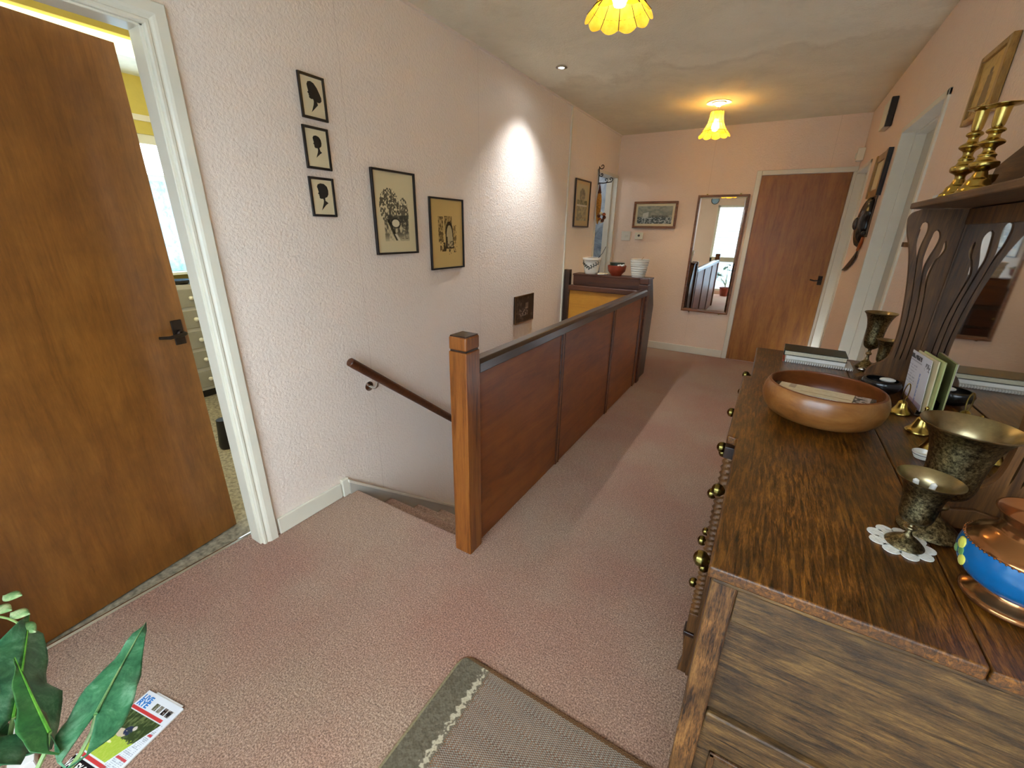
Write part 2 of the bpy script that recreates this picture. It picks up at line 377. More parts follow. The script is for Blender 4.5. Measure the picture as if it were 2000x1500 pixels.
def painted(name, fn, origin, U, V, nu, nv, mat, parent, height=None):
    """a flat print: a fine grid of faces whose corner colours come from fn(u, v); height adds relief along U x V"""
    O, U, V = Vector(origin), Vector(U), Vector(V); N = U.cross(V).normalized()
    uu, vv = np.meshgrid(np.linspace(0, 1, nu+1), np.linspace(0, 1, nv+1))
    P = np.array(O)[None, None]+uu[..., None]*np.array(U)+vv[..., None]*np.array(V)
    if height is not None: P = P+height(uu, vv)[..., None]*np.array(N)
    col = fn(uu, vv); me = bpy.data.meshes.new(name)
    i = np.arange(nv)[:, None]*(nu+1)+np.arange(nu)[None]; F = np.stack([i, i+1, i+nu+2, i+nu+1], -1).reshape(-1, 4)
    me.from_pydata(P.reshape(-1, 3).tolist(), [], F.tolist())
    at = me.color_attributes.new('Col', 'FLOAT_COLOR', 'POINT')
    c4 = np.concatenate([np.clip(col, 0, 1)**2.2, np.ones(col.shape[:2]+(1,))], -1).astype(np.float32)
    at.data.foreach_set('color', c4.reshape(-1)); me.materials.append(M[mat])
    me.transform(Matrix.Translation(-root_of(parent).location)); me.update()
    o = bpy.data.objects.new(name, me); COL.objects.link(o); o.parent = parent; return o
rng = np.random.default_rng(4)
def vnoise(u, v, f, seed=0):
    r = np.random.default_rng(seed); n = int(f)+3; g = r.random((n, n)); x = u*f; y = v*f
    xi = np.clip(x.astype(int), 0, n-2); yi = np.clip(y.astype(int), 0, n-2); fx = x-xi; fy = y-yi; fx = fx*fx*(3-2*fx); fy = fy*fy*(3-2*fy)
    return (g[yi, xi]*(1-fx)+g[yi, xi+1]*fx)*(1-fy)+(g[yi+1, xi]*(1-fx)+g[yi+1, xi+1]*fx)*fy
def fbm(u, v, f, seed=0, o=4): return sum(vnoise(u, v, f*2**k, seed+k)*0.5**k for k in range(o))/sum(0.5**k for k in range(o))
def lay(c, mask, col): m_ = np.clip(mask, 0, 1)[..., None]; return c*(1-m_)+np.array(col)/255.0*m_
def flatc(u, col): return np.ones(u.shape+(3,))*np.array(col)/255.0
def text(name, s, size, mat, parent, mtx, extrude=0.0003, cond=1.0):
    cu = bpy.data.curves.new(name, 'FONT'); cu.body = s; cu.size = size; cu.extrude = extrude; cu.resolution_u = 3; cu.offset = size*.03
    to = bpy.data.objects.new(name+'_curve', cu); COL.objects.link(to); bpy.context.view_layer.update()
    me = bpy.data.meshes.new_from_object(to); bpy.data.objects.remove(to)
    me.transform(Matrix.Diagonal((cond, 1, 1, 1))); me.transform(mtx); me.materials.clear(); me.materials.append(M[mat])
    o = bpy.data.objects.new(name, me); COL.objects.link(o); o.parent = parent; return o

# ------------------------------------------------------------------ the shell
WX, EY, RX, BY, Z = -1.815, 5.48, 0.52, -0.65, 2.465
WT = 0.12
# floor with the stairwell opening
b = MB().box(WX, -0.985, BY, 1.30, -0.16, 0).box(-0.985, RX, BY, EY, -0.16, 0).box(WX, -0.985, 4.09, EY, -0.16, 0)
struct('floor', b, 'carpet')
nos = MB(); nos.tube([(WX, 1.30, -0.018), (-0.985, 1.30, -0.018)], 0.018, 12); struct('floor_edge', nos, 'carpet')
# left wall: bedroom doorway, stairwell below, far doorway
D0, D1, DH = -0.03, 0.79, 1.995
F0, F1, FH = 4.83, 5.455, 2.01
b = MB().box(WX-WT, WX, BY, D0-0.02, -0.16, Z).box(WX-WT, WX, D0-0.02, D1+0.02, DH+0.02, Z).box(WX-WT, WX, D1+0.02, F0-0.015, -2.62, Z)
b.box(WX-WT, WX, F0-0.015, F1+0.01, FH+0.015, Z).box(WX-WT, WX, F1+0.01, EY+0.1, -2.62, Z).box(WX-WT, WX, F0-0.015, F1+0.01, -2.62, 0)
struct('wall_left', b, 'wall_left')
b = MB().box(WX, RX, EY, EY+0.12, -0.16, Z)
struct('wall_end', b, 'wall_end')
A0, A1, AH = 2.815, 3.70, 2.02
B0, B1, BH = 4.70, 5.44, 1.985
b = MB().box(RX, RX+0.14, BY, A0, -0.16, Z).box(RX, RX+0.14, A0, A1, AH, Z).box(RX, RX+0.14, A1, B0, -0.16, Z).box(RX, RX+0.14, B0, B1, BH, Z).box(RX, RX+0.14, B1, EY+0.12, -0.16, Z)
struct('wall_right', b, 'wall_right')
struct('ceiling', MB().box(WX-WT, RX+0.14, BY-0.12, EY+0.12, Z, Z+0.1), 'ceiling')
# back wall with the big window behind the photographer
W0, W1, WZ0, WZ1 = -1.36, 0.50, 0.08, 2.02
b = MB().box(WX-WT, W0, BY-0.12, BY, -0.16, Z).box(W0, W1, BY-0.12, BY, -0.16, WZ0).box(W0, W1, BY-0.12, BY, WZ1, Z).box(W1, RX+0.14, BY-0.12, BY, -0.16, Z)
struct('wall_back', b, 'wall_end')
wn = thing('window_1', None, None, (W0, BY-0.06, WZ0), kind='structure')
b = MB()
b.box(W0, W0+0.05, BY-0.09, BY-0.03, WZ0, WZ1).box(W1-0.05, W1, BY-0.09, BY-0.03, WZ0, WZ1).box(W0, W1, BY-0.09, BY-0.03, WZ1-0.05, WZ1).box(W0, W1, BY-0.09, BY-0.03, WZ0, WZ0+0.05)
b.box(W0, W1, BY-0.09, BY-0.03, 0.76, 0.86); b.box(-0.46, -0.40, BY-0.09, BY-0.03, WZ0, WZ1)
build('window_frame', b, 'paint_cool', wn, bevel=0.004)
for x0, x1 in ((W0+0.05, -0.46), (-0.40, W1-0.05)):
    for z0, z1 in ((WZ0+0.05, 0.76), (0.86, WZ1-0.05)):
        build('window_pane', MB().box(x0, x1, BY-0.062, BY-0.058, z0, z1), 'glass', wn)
build('window_ledge', MB().box(W0, W1, BY-0.03, BY+0.03, 0.855, 0.875), 'paint_cool', wn, bevel=0.003)
# neighbouring white boarded wall beyond the window, ground outside
nb = thing('boarded_wall', 'white boarded wall of the neighbouring building, seen in the hall mirror through the window', 'wall', (-0.5, -3.2, -2.6))
for k in range(28):
    z = -2.6+k*0.17
    build('board', MB().prism([(-3.2, z+0.02), (-3.14, z), (-3.19, z+0.17), (-3.2, z+0.17)], 'x', -4, 3), 'clad', nb)
solo('ground', MB().box(-9, 6, -9, BY-0.2, -2.8, -2.6), 'marble', 'grey paved ground outside below the window', 'ground')
bpy.data.objects['ground']['kind'] = 'structure'

# stairwell
b = MB().box(-0.985, -0.925, 1.32, 4.09, -2.62, -0.16)
struct('wall_stairwell_right', b, 'wall_left')
struct('wall_stairwell_end', MB().box(WX, -0.925, 4.03, 4.09, -2.62, -0.005), 'wall_left')
struct('floor_lower', MB().box(WX, -0.925, 1.2, 5.0, -2.72, -2.62), 'carpet')
struct('wall_stairwell_near', MB().box(WX, -0.985, 1.2, 1.24, -2.62, -0.16), 'wall_left')
st = thing('staircase', 'narrow carpeted staircase going down beside the left wall', 'stairs', (-1.38, 1.3, -2.62), kind='structure')
for k in range(1, 13):
    z = -0.19*k; y = 1.30+0.232*(k-1)
    s_ = MB().box(WX+0.03, -0.985, y, y+0.232+0.0, z-0.19, z)
    s_.tube([(WX+0.03, y+0.232, z-0.016), (-0.985, y+0.232, z-0.016)], 0.016, 10)
    build('step', s_, 'carpet', st)
sl = -0.81
def sloped(y0, z0, y1, d, x0, x1): return MB().prism([(y0, z0-d), (y1, z0+sl*(y1-y0)-d), (y1, z0+sl*(y1-y0)), (y0, z0)], 'x', x0, x1)
b = sloped(1.262, 0.088, 4.02, 0.25, WX, WX+0.028)
build('string_board', b, 'paint_grey', st, bevel=0.002)
b = sloped(1.255, 0.100, 4.02, 0.020, WX, WX+0.036); build('string_capping', b, 'paint', st, bevel=0.004)
# baseboards
def skirt(name, pts, mat='paint_cool'):
    b = MB()
    for (x0, y0, x1, y1) in pts: b.box(x0, x1, y0, y1, 0, 0.088)
    return struct(name, b, mat, bevel=0.005)
skirt('baseboard_left', [(WX, 0.858, WX+0.016, 1.218)])
struct('baseboard_left_block', MB().box(WX, WX+0.024, 1.222, 1.264, 0, 0.104), 'paint_cool', bevel=0.004)
skirt('baseboard_left_far', [(WX, 4.10, WX+0.016, F0-0.04)])
skirt('baseboard_end', [(WX, EY-0.016, -0.33, EY)], 'paint')
skirt('baseboard_right', [(RX-0.016, A1+0.03, RX, B0-0.03), (RX-0.016, BY, RX, A0-0.04)], 'paint')
struct('trim_1', MB().box(WX, WX+0.014, 4.018, 4.043, 0.0, Z-0.005), 'paint', bevel=0.003)
struct('trim_2', MB().box(WX, WX+0.012, BY, EY, Z-0.012, Z), 'wall_left')
# thresholds
struct('trim_3', MB().box(WX-WT-0.0, WX, D0, D1, -0.16, -0.001), 'carpet')
struct('trim_4', MB().prism([(-1.945, 0), (-1.925, 0), (-1.932, 0.006), (-1.938, 0.006)], 'y', D0, D1), 'chrome')

# moulded casing: a profile swept up, over and down the opening on wall plane X
def casing_profile(): return [(0.0, 0.0), (0.0, 0.012), (0.004, 0.017), (0.012, 0.017), (0.016, 0.012), (0.020, 0.014), (0.026, 0.019), (0.034, 0.022), (0.064, 0.022), (0.068, 0.018), (0.068, 0.0)]
def casing_left(name, y0, y1, zt, x, mat, prof=None, sides=(1, 1)):
    prof = prof or casing_profile(); mb = MB(); path = []
    for (d, h) in prof:   # d away from opening, h proud of wall
        path.append([(x+h, y0-d, 0.0), (x+h, y0-d, zt+d), (x+h, y1+d, zt+d), (x+h, y1+d, 0.0)])
    n = len(prof)
    vs = [p for row in path for p in row]; fs = []
    for i in range(n-1):
        for k in range(3): fs.append((i*4+k, i*4+k+1, (i+1)*4+k+1, (i+1)*4+k))
    fs.append(tuple(i*4 for i in range(n))); fs.append(tuple(i*4+3 for i in range(n))[::-1])
    mb.add(vs, fs); return mb
d2 = thing('door_2', None, None, (WX, D1, 0), kind='structure')
build('casing', casing_left('c', D0+0.008, D1-0.012, DH-0.008, WX, 'paint_cool'), 'paint_cool', d2, smooth=False)
b = MB().box(WX-WT, WX, D0-0.02, D0, 0, DH).box(WX-WT, WX, D1, D1+0.02, 0, DH+0.02).box(WX-WT, WX, D0-0.02, D1+0.02, DH, DH+0.02)
b.box(WX-0.075, WX-0.0, D0, D0+0.012, 0, DH).box(WX-0.075, WX-0.0, D1-0.022, D1, 0, DH).box(WX-0.075, WX-0.0, D0, D1, DH-0.014, DH)
build('door_lining', b, 'paint_cool', d2, bevel=0.003)
# bedroom door leaf, hinged at the near jamb and pushed a little into the bedroom
lf = bpy.data.objects.new('door_leaf', None)
ang = math.atan2(0.106, 0.754)
lr = thing('bedroom_door', 'orange-brown flush wooden door standing ajar into the bedroom, black iron lever handle', 'door', (-1.936, -0.030, 0.006), ang)
build('door_leaf', MB().box(-0.040, 0.0, 0.002, 0.822, 0, 1.975), 'veneer', lr, world=False, bevel=0.002)
hp = build('handle_plate', MB().box(0.0, 0.006, 0.765, 0.805, 0.935, 1.035), 'iron', lr, world=False, bevel=0.002)
build('lever', MB().tube([(0.004, 0.787, 0.982), (0.045, 0.787, 0.984), (0.052, 0.777, 0.984), (0.052, 0.725, 0.980), (0.05, 0.690, 0.986)], [0.008, 0.008, 0.008, 0.007, 0.006], 10), 'iron', hp, world=False)
build('lever_boss', MB().lathe([(0.0, 0.0), (0.014, 0.0), (0.014, 0.012), (0.009, 0.016)], (0.006, 0.787, 0.982), 16, 'x'), 'iron', hp, world=False)
build('latch_plate', MB().box(-0.032, -0.008, 0.822, 0.8235, 0.93, 1.05), 'chrome', lr, world=False)

# door at the end of the hall
d1 = thing('door_1', None, None, (0.1, EY, 0), kind='structure')
b = MB().box(-0.325, -0.278, EY-0.018, EY, 0, 2.022).box(-0.278, 0.518, EY-0.018, EY, 1.978, 2.022).box(0.487, 0.518, EY-0.018, EY, 0, 1.978)
build('casing', b, 'paint', d1, bevel=0.004)
build('door_leaf', MB().box(-0.274, 0.483, EY-0.012, EY+0.0, 0.006, 1.974), 'veneer_far', d1, bevel=0.002)
hp = build('handle_plate', MB().box(0.425, 0.462, EY-0.02, EY-0.012, 0.92, 1.01), 'iron', d1, bevel=0.002)
build('lever', MB().tube([(0.444, EY-0.014, 0.968), (0.444, EY-0.055, 0.968), (0.436, EY-0.062, 0.968), (0.39, EY-0.062, 0.964), (0.355, EY-0.058, 0.972)], 0.007, 10), 'iron', hp)

# right-hand doorways: deep cream linings, doors closed in the recess
def right_door(name, y0, y1, h, slab='paint_grey'):
    r = thing(name, None, None, (RX, (y0+y1)/2, 0), kind='structure')
    b = MB().box(RX-0.010, RX+0.14, y1-0.028, y1, 0, h).box(RX-0.010, RX+0.14, y0, y0+0.034, 0, h).box(RX-0.010, RX+0.14, y0, y1, h-0.03, h)
    b.box(RX+0.055, RX+0.14, y1-0.042, y1-0.028, 0, h-0.03).box(RX+0.055, RX+0.14, y0+0.034, y0+0.048, 0, h-0.03).box(RX+0.055, RX+0.14, y0+0.03, y1-0.03, h-0.044, h-0.03)
    build('door_lining', b, 'paint', r, bevel=0.003)
    build('door_leaf', MB().box(RX+0.105, RX+0.135, y0+0.036, y1-0.03, 0.005, h-0.032), slab, r, bevel=0.002)
    return r
right_door('door_3', A0, A1, AH)
right_door('door_4', B0, B1, BH)
# far-left doorway to the bathroom
d5 = thing('door_5', None, None, (WX, F0, 0), kind='structure')
b = MB().box(WX-WT, WX+0.012, F0-0.03, F0, 0, FH+0.03).box(WX-WT, WX+0.012, F1, EY, 0, FH+0.03).box(WX-WT, WX+0.012, F0-0.03, EY, FH, FH+0.03)
b.box(WX-WT, WX-0.05, F1-0.013, F1, 0, FH).box(WX-WT, WX-0.05, F0, F0+0.013, 0, FH)
build('door_lining', b, 'paint', d5, bevel=0.003)
BW = -3.2
struct('wall_bathroom', MB().box(WX-WT, BW, EY+0.50, EY+0.6, 0, 2.4).box(BW-0.1, BW, 4.0, EY+0.6, 0, 2.4).box(BW, WX-WT, 3.9, 4.0, 0, 2.4).box(WX-WT, WX-WT+0.06, EY+0.1, EY+0.6, 0, 2.5), 'marble')
struct('ceiling_bathroom', MB().box(BW-0.1, WX-WT, 3.9, EY+0.6, 2.4, 2.5), 'white_ceiling')
struct('floor_bathroom', MB().box(BW-0.1, WX-WT, 3.9, EY+0.6, -0.1, -0.001), 'marble')

# ------------------------------------------------------------------ bedroom beyond the open door
X0 = -4.45
struct('floor_bedroom', MB().box(X0, WX-WT, -1.2, 3.6, -0.1, -0.002), 'bed_floor')
struct('ceiling_bedroom', MB().box(X0-0.1, WX-WT, -1.2, 3.6, Z, Z+0.1), 'white_ceiling')
b = MB().box(X0-0.1, X0, -1.2, 0.65, 0, Z).box(X0-0.1, X0, 2.45, 3.6, 0, Z).box(X0-0.1, X0, 0.65, 2.45, 2.07, Z).box(X0-0.1, X0, 0.65, 2.45, 0, 1.02)
struct('wall_bedroom_far', b, 'yellow_wall')
struct('wall_bedroom_side', MB().box(X0-0.1, WX-WT, 3.6, 3.7, 0, Z).box(X0-0.1, WX-WT, -1.3, -1.2, 0, Z), 'yellow_wall')
w2 = thing('window_2', None, None, (X0, 1.55, 1.02), kind='structure')
b = MB().box(X0-0.07, X0-0.01, 0.65, 2.45, 1.02, 1.08).box(X0-0.07, X0-0.01, 0.65, 2.45, 2.0, 2.07).box(X0-0.07, X0-0.01, 0.65, 2.45, 1.72, 1.78).box(X0-0.07, X0-0.01, 0.65, 0.71, 1.02, 2.07).box(X0-0.07, X0-0.01, 2.39, 2.45, 1.02, 2.07).box(X0-0.07, X0-0.01, 1.2, 1.26, 1.02, 2.07)
build('window_frame', b, 'paint_cool', w2, bevel=0.004)
build('window_pane', MB().box(X0-0.042, X0-0.038, 0.7, 2.4, 1.07, 2.01), 'glass', w2)
build('window_ledge', MB().box(X0-0.02, X0+0.12, 0.62, 2.48, 1.0, 1.02), 'paint_cool', w2, bevel=0.003)
struct('trim_5', MB().box(X0, X0+0.02, -1.2, 3.6, 2.16, 2.2), 'paint')
t = thing('net_curtain', 'pale blue net curtain across the bedroom window, seen through the door gap', 'curtain', (X0+0.08, 1.55, 1.04))
for k in range(2):
    y0, y1 = ((1.36, 2.2), (0.75, 1.3))[k]
    build('curtain_panel', MB().grid(lambda u, v, y0=y0, y1=y1: (X0+0.05+0.012*math.sin(u*60), y0+(y1-y0)*u, 1.03+0.70*v), 60, 2), 'curtain', t)
t = thing('chest_of_drawers', 'grey chest of drawers with pale rails under the bedroom window', 'chest', (-4.1, 1.55, 0))
build('carcass', MB().box(-4.32, -4.0, 0.9, 2.1, 0.06, 0.95), 'paint_grey', t, bevel=0.004)
build('plinth', MB().box(-4.3, -4.01, 0.92, 2.08, 0, 0.06), 'black', t)
for k in range(5):
    z0 = 0.09+k*0.172
    dr = build('drawer', MB().box(-4.0, -3.985, 0.93, 2.07, z0, z0+0.14), 'grey_chest', t, bevel=0.003)
    for y in (1.2, 1.6, 1.8): build('knob', MB().ball((-3.97, y, z0+0.07), 0.018, 10, 6), 'paint_cool', dr)
solo('jewellery_dish', MB().lathe([(0.0, 0), (0.05, 0), (0.09, 0.03), (0.085, 0.035), (0.045, 0.008), (0, 0.008)], (-4.1, 1.6, 0.95), 20, cap=False), 'blackbowl', 'black dish on the grey chest of drawers in the bedroom', 'dish')
t = thing('strip_light', 'bright yellow-white strip light on the bedroom ceiling', 'light', (-3.0, 0.7, 2.31))
build('tube_cover', MB().box(-3.04, -2.96, 0.5, 1.5, 2.205, 2.27), 'tube', t, bevel=0.02)
build('housing', MB().box(-3.06, -2.94, 0.48, 1.52, 2.272, Z), 'yellow_wall', t)
solo('boot', MB().lathe([(0.05, 0), (0.055, 0.02), (0.045, 0.12), (0.04, 0.2)], (-2.93, 1.19, 0), 14), 'black', 'black boot on the bedroom floor seen through the door gap', 'boot')

# ------------------------------------------------------------------ balustrade
bx0, bx1 = -1.024, -0.938
t = thing('balustrade', 'long mahogany panelled balustrade with dark handrail beside the stairwell', 'balustrade', (-0.98, 2.6, 0))
def newel(name, x0, x1, y0, y1, h, parent, mat='newel'):
    n = build('newel_post', MB().box(x0, x1, y0, y1, 0, h-0.064), mat, parent, bevel=0.004)
    build('newel_neck', MB().box(x0+0.005, x1-0.005, y0+0.005, y1-0.005, h-0.064, h-0.058), 'oak_black', n)
    c = build('newel_cap', MB().box(x0, x1, y0, y1, h-0.058, h-0.004), mat, n, bevel=0.008, seg=3)
    build('cap_top', MB().box(x0+0.004, x1-0.004, y0+0.004, y1-0.004, h-0.008, h), 'darkrail', n, bevel=0.003)
    return n
newel('n', bx0, bx1, 1.235, 1.325, 1.025, t)
newel('n', bx0-0.004, bx1-0.004, 4.0, 4.088, 1.012, t, 'darkwood')
P0, P1 = 1.325, 4.0
build('handrail', MB().prism([(-0.975-0.035, 0.858), (-0.975+0.037, 0.858), (-0.975+0.037, 0.898), (-0.975+0.024, 0.914), (-0.975-0.022, 0.914), (-0.975-0.035, 0.898)], 'y', P0, P1), 'darkrail', t, bevel=0.004)
ys = [P0, 2.185, 3.115, P1]
for i in range(3):
    build('panel', MB().box(-0.972, -0.958, ys[i]+0.002, ys[i+1]-0.002, 0.004, 0.858), 'panel', t)
for y in (ys[1], ys[2], P1-0.10):
    for dy in (-0.016, 0.016):
        build('moulding', MB().tube([(-0.957, y+dy, 0.004), (-0.957, y+dy, 0.858)], 0.0085, 8), 'darkwood', t)
    build('muntin', MB().box(-0.958, -0.952, y-0.012, y+0.012, 0.004, 0.858), 'newel', t)
build('back_boarding', MB().box(-0.985, -0.972, P0, P1, -0.16, 0.858), 'panel', t)
# across the far end of the stairwell
t = thing('stair_end_balustrade', 'short balustrade with an orange-lit plywood panel across the far end of the stairwell', 'balustrade', (-1.4, 4.04, 0))
build('wall_newel', MB().box(-1.812, -1.745, 4.044, 4.10, 0, 1.04), 'oak_black', t, bevel=0.004)
build('top_rail', MB().box(-1.745, -1.028, 4.02, 4.085, 0.842, 0.893), 'darkwood', t, bevel=0.008)
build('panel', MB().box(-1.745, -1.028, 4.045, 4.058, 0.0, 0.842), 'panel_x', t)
build('side_bead', MB().box(-1.745, -1.733, 4.03, 4.045, 0.0, 0.842), 'darkwood', t)
# the bureau behind, its back board rises above the rail
t = thing('bureau', 'dark mahogany bureau standing behind the stairwell, plant pots along its top', 'bureau', (-1.36, 4.28, 0))
prof = [(4.102, 0.0), (4.36, 0.0), (4.40, 0.70), (4.40, 0.715), (4.24, 0.985), (4.102, 0.985)]
build('body', MB().prism(prof, 'x', -1.72, -0.962), 'oak_black', t, bevel=0.004)
build('top_board', MB().box(-1.728, -0.955, 4.09, 4.25, 0.986, 1.002), 'darkwood', t, bevel=0.003)
build('back_board', MB().box(-1.72, -1.03, 4.089, 4.101, 0.895, 0.985), 'darkwood', t)
build('writing_flap', MB().prism([(4.402, 0.725), (4.408, 0.73), (4.252, 0.98), (4.246, 0.974)], 'x', -1.70, -0.98), 'darkwood', t)
for z in (0.08, 0.29, 0.50):
    dr = build('drawer', MB().box(-1.70, -0.98, 4.36, 4.407, z, z+0.18), 'darkwood', t, bevel=0.003)
    for x in (-1.52, -1.16): build('knob', MB().ball((x, 4.42, z+0.09), 0.014, 10, 6), 'brass', dr)

# wall handrail
t = thing('stair_handrail', 'dark round wooden handrail sloping down the left wall of the stairs', 'handrail', (-1.745, 1.32, 0.77))
a = Vector((-1.745, 1.325, 0.768)); e_ = Vector((-1.745, 4.0, 0.768-0.79*2.675)); dd = (e_-a).normalized()
build('rail', MB().tube([a, a+dd*0.004, a+dd*0.02, e_], [0.018, 0.0225, 0.0235, 0.0235], 20), 'darkwood', t)
for y in (1.49, 3.4):
    zr = 0.768-0.79*(y-1.325); rz = zr-0.065
    br = build('bracket_rose', MB().lathe([(0.0, 0), (0.027, 0), (0.027, 0.005), (0.012, 0.010)], (WX, y-0.005, rz), 24, 'x'), 'chrome', t)
    build('bracket_arm', MB().tube([(WX+0.006, y-0.005, rz), (WX+0.045, y-0.003, rz-0.004), (-1.752, y, rz+0.012), (-1.745, y, zr-0.02)], 0.0075, 12), 'chrome', br)

# ------------------------------------------------------------------ pictures
def frame_left(name, label, cat, y0, y1, z0, z1, fw, depth, mat, paper, group=None, gap=0.004, mount=None):
    x = WX+0.001
    t = thing(name, label, cat, (x, (y0+y1)/2, z0), 0, group)
    X1 = x+depth
    build('frame', MB().box(x+gap, X1, y0, y0+fw, z0, z1).box(x+gap, X1, y1-fw, y1, z0, z1).box(x+gap, X1, y0+fw, y1-fw, z1-fw, z1).box(x+gap, X1, y0+fw, y1-fw, z0, z0+fw), mat, t, bevel=0.0015)
    build('backing', MB().box(x, x+gap+0.004, y0+fw*0.5, y1-fw*0.5, z0+fw*0.5, z1-fw*0.5), paper, t)
    return t
def sil(hair):
    base = [(0.30, 0.02), (0.46, 0.27), (0.50, 0.38), (0.47, 0.45), (0.36, 0.44), (0.27, 0.46), (0.24, 0.50), (0.27, 0.53), (0.22, 0.55), (0.26, 0.575), (0.22, 0.60), (0.175, 0.63), (0.24, 0.68), (0.22, 0.73), (0.20, 0.80)]
    return base+hair
hairs = [[(0.19, 0.88), (0.26, 0.97), (0.42, 1.0), (0.60, 0.96), (0.76, 0.84), (0.88, 0.68), (0.97, 0.55), (0.96, 0.44), (0.86, 0.38), (0.72, 0.37), (0.66, 0.40), (0.72, 0.29), (0.58, 0.20)],
         [(0.18, 0.88), (0.28, 0.97), (0.46, 1.0), (0.66, 0.96), (0.80, 0.85), (0.84, 0.70), (0.80, 0.57), (0.70, 0.50), (0.62, 0.47), (0.68, 0.33), (0.80, 0.28), (0.62, 0.20)],
         [(0.16, 0.86), (0.22, 0.95), (0.40, 1.0), (0.62, 0.99), (0.80, 0.90), (0.86, 0.76), (0.84, 0.62), (0.74, 0.52), (0.60, 0.48), (0.60, 0.38), (0.78, 0.30), (0.60, 0.22)]]
labs = ['black silhouette portrait of a woman with long curled hair, topmost of three',
        'black silhouette portrait of a short-haired child, middle of three and smallest head',
        'black silhouette portrait of a woman with cropped hair, lowest of three']
sz = [(1.288, 1.412, 1.838, 2.003, 0.88, 0.92), (1.278, 1.402, 1.645, 1.811, 0.62, 0.66), (1.275, 1.400, 1.451, 1.614, 0.88, 0.92)]
for k in range(3):
    y0, y1, z0, z1, sw, sh = sz[k]
    t = frame_left('silhouette_picture', labs[k], 'picture', y0, y1, z0, z1, 0.010, 0.014, 'black', 'paper', 'three silhouette portraits in black frames')
    H = (z1-z0-0.02)*0.80*(1 if k != 1 else 0.76); Wd = H*0.70
    yc = (y0+y1)/2+0.004; zb = (z0+z1)/2-H/2+(0.006 if k == 1 else 0)
    build('silhouette', MB().prism([(yc+(u-0.52)*Wd, zb+v*H) for u, v in sil(hairs[k])], 'x', WX+0.0095, WX+0.0102), 'ink', t, smooth=False)
def bridge_print(u, v):
    v = 1-v; c = flatc(u, (216, 202, 160)); n = fbm(u, v, 18, 2, 4); n2 = fbm(u, v, 40, 9, 3)
    inx = (u > 0.2) & (u < 0.83); inn = inx & (v > 0.24) & (v < 0.86)
    edge = np.clip((n-0.42)*6, 0, 1)
    tree = ((u-0.36)/0.24)**2+((v-0.42)/0.22)**2 < 1+0.5*(n2-0.5)
    tree2 = ((u-0.72)/0.12)**2+((v-0.5)/0.2)**2 < 1+0.6*(n2-0.5)
    c = lay(c, (tree & (n2 > 0.44))*0.75, (52, 50, 42)); c = lay(c, (tree2 & (n2 > 0.40))*0.75, (60, 58, 50))
    lower = inn & (v > 0.52); c = lay(c, lower*np.clip((n-0.34)*3.2, 0.1, 0.85)*(1-np.clip((v-0.74)*7, 0, .85)), (64, 62, 54))
    br = inn & (v > 0.545) & (v < 0.61) & (u > .3) & (u < .68); c = lay(c, br*0.55, (60, 58, 50))
    ar = ((u-0.49)/0.11)**2+((v-0.625)/0.055)**2; c = lay(c, (ar < 1.5)*0.8, (48, 46, 40)); c = lay(c, (ar < 0.75)*1.0, (222, 212, 178))
    bank = np.abs(u-(0.32+(v-0.6)*0.75)) < 0.035; c = lay(c, bank*(v > 0.58)*(v < 0.85)*0.85, (40, 38, 32))
    pth = np.abs(u-(0.40+(v-0.68)*0.9)) < 0.03; c = lay(c, pth*(v > 0.76)*(v < 0.85)*0.9, (220, 210, 178))
    c = lay(c, ((v > 0.82) & (v < 0.83) & (u > .62) & (u < .8) & (n2 > .5))*0.7, (70, 66, 56))
    return c
def arch_print(u, v):
    v = 1-v; c = flatc(u, (204, 172, 108)); n = fbm(u, v, 20, 5, 4); n2 = fbm(u, v, 46, 3, 3)
    r = lambda a, b_, p, q: (u > a) & (u < b_) & (v > p) & (v < q)
    c = lay(c, r(.22, .38, .24, .62)*np.clip((n2-0.3)*3, 0.2, .9), (84, 68, 40)); c = lay(c, r(.42, .66, .23, .50)*np.clip((n2-0.3)*3, 0.3, .9), (78, 64, 38))
    c = lay(c, r(.70, .80, .36, .66)*(n2 > 0.45)*0.7, (84, 68, 40))
    ring = np.sqrt(((u-0.57)/1.0)**2+((v-0.52)*0.62)**2); arch = (ring < 0.13) & (v < 0.54) | ((u > .44) & (u < .70) & (v >= .54) & (v < .72))
    c = lay(c, arch*0.85, (40, 32, 22)); inner = (ring < 0.095) & (v < 0.54) | ((u > .50) & (u < .68) & (v >= .54) & (v < .70))
    c = lay(c, inner*0.85, (206, 186, 138)); c = lay(c, (inner & (n2 > 0.55) & (v > .6))*0.7, (60, 50, 34))
    c = lay(c, r(.26, .46, .62, .76)*np.clip((n-0.38)*5, 0, .9), (50, 40, 26)); c = lay(c, r(.54, .62, .68, .81)*(n2 > .42)*0.8, (30, 26, 18))
    c = lay(c, r(.70, .82, .68, .78)*(n2 > .55)*0.7, (50, 44, 30))
    return c
x = WX+0.0095
t = frame_left('bridge_print', 'thin black framed monochrome print of a stone bridge and trees, larger of the pair', 'picture', 1.622, 1.930, 1.272, 1.690, 0.010, 0.02, 'black', 'paper')
painted('print_sheet', bridge_print, (x, 1.632, 1.282), (0, 0.288, 0), (0, 0, 0.398), 150, 200, 'print_gloss', t)
t = frame_left('archway_print', 'thin black framed sepia print of an archway between buildings, smaller of the pair', 'picture', 2.045, 2.372, 1.165, 1.585, 0.010, 0.018, 'black', 'paper_tan')
painted('print_sheet', arch_print, (x, 2.055, 1.175), (0, 0.307, 0), (0, 0, 0.40), 150, 200, 'print_gloss', t)
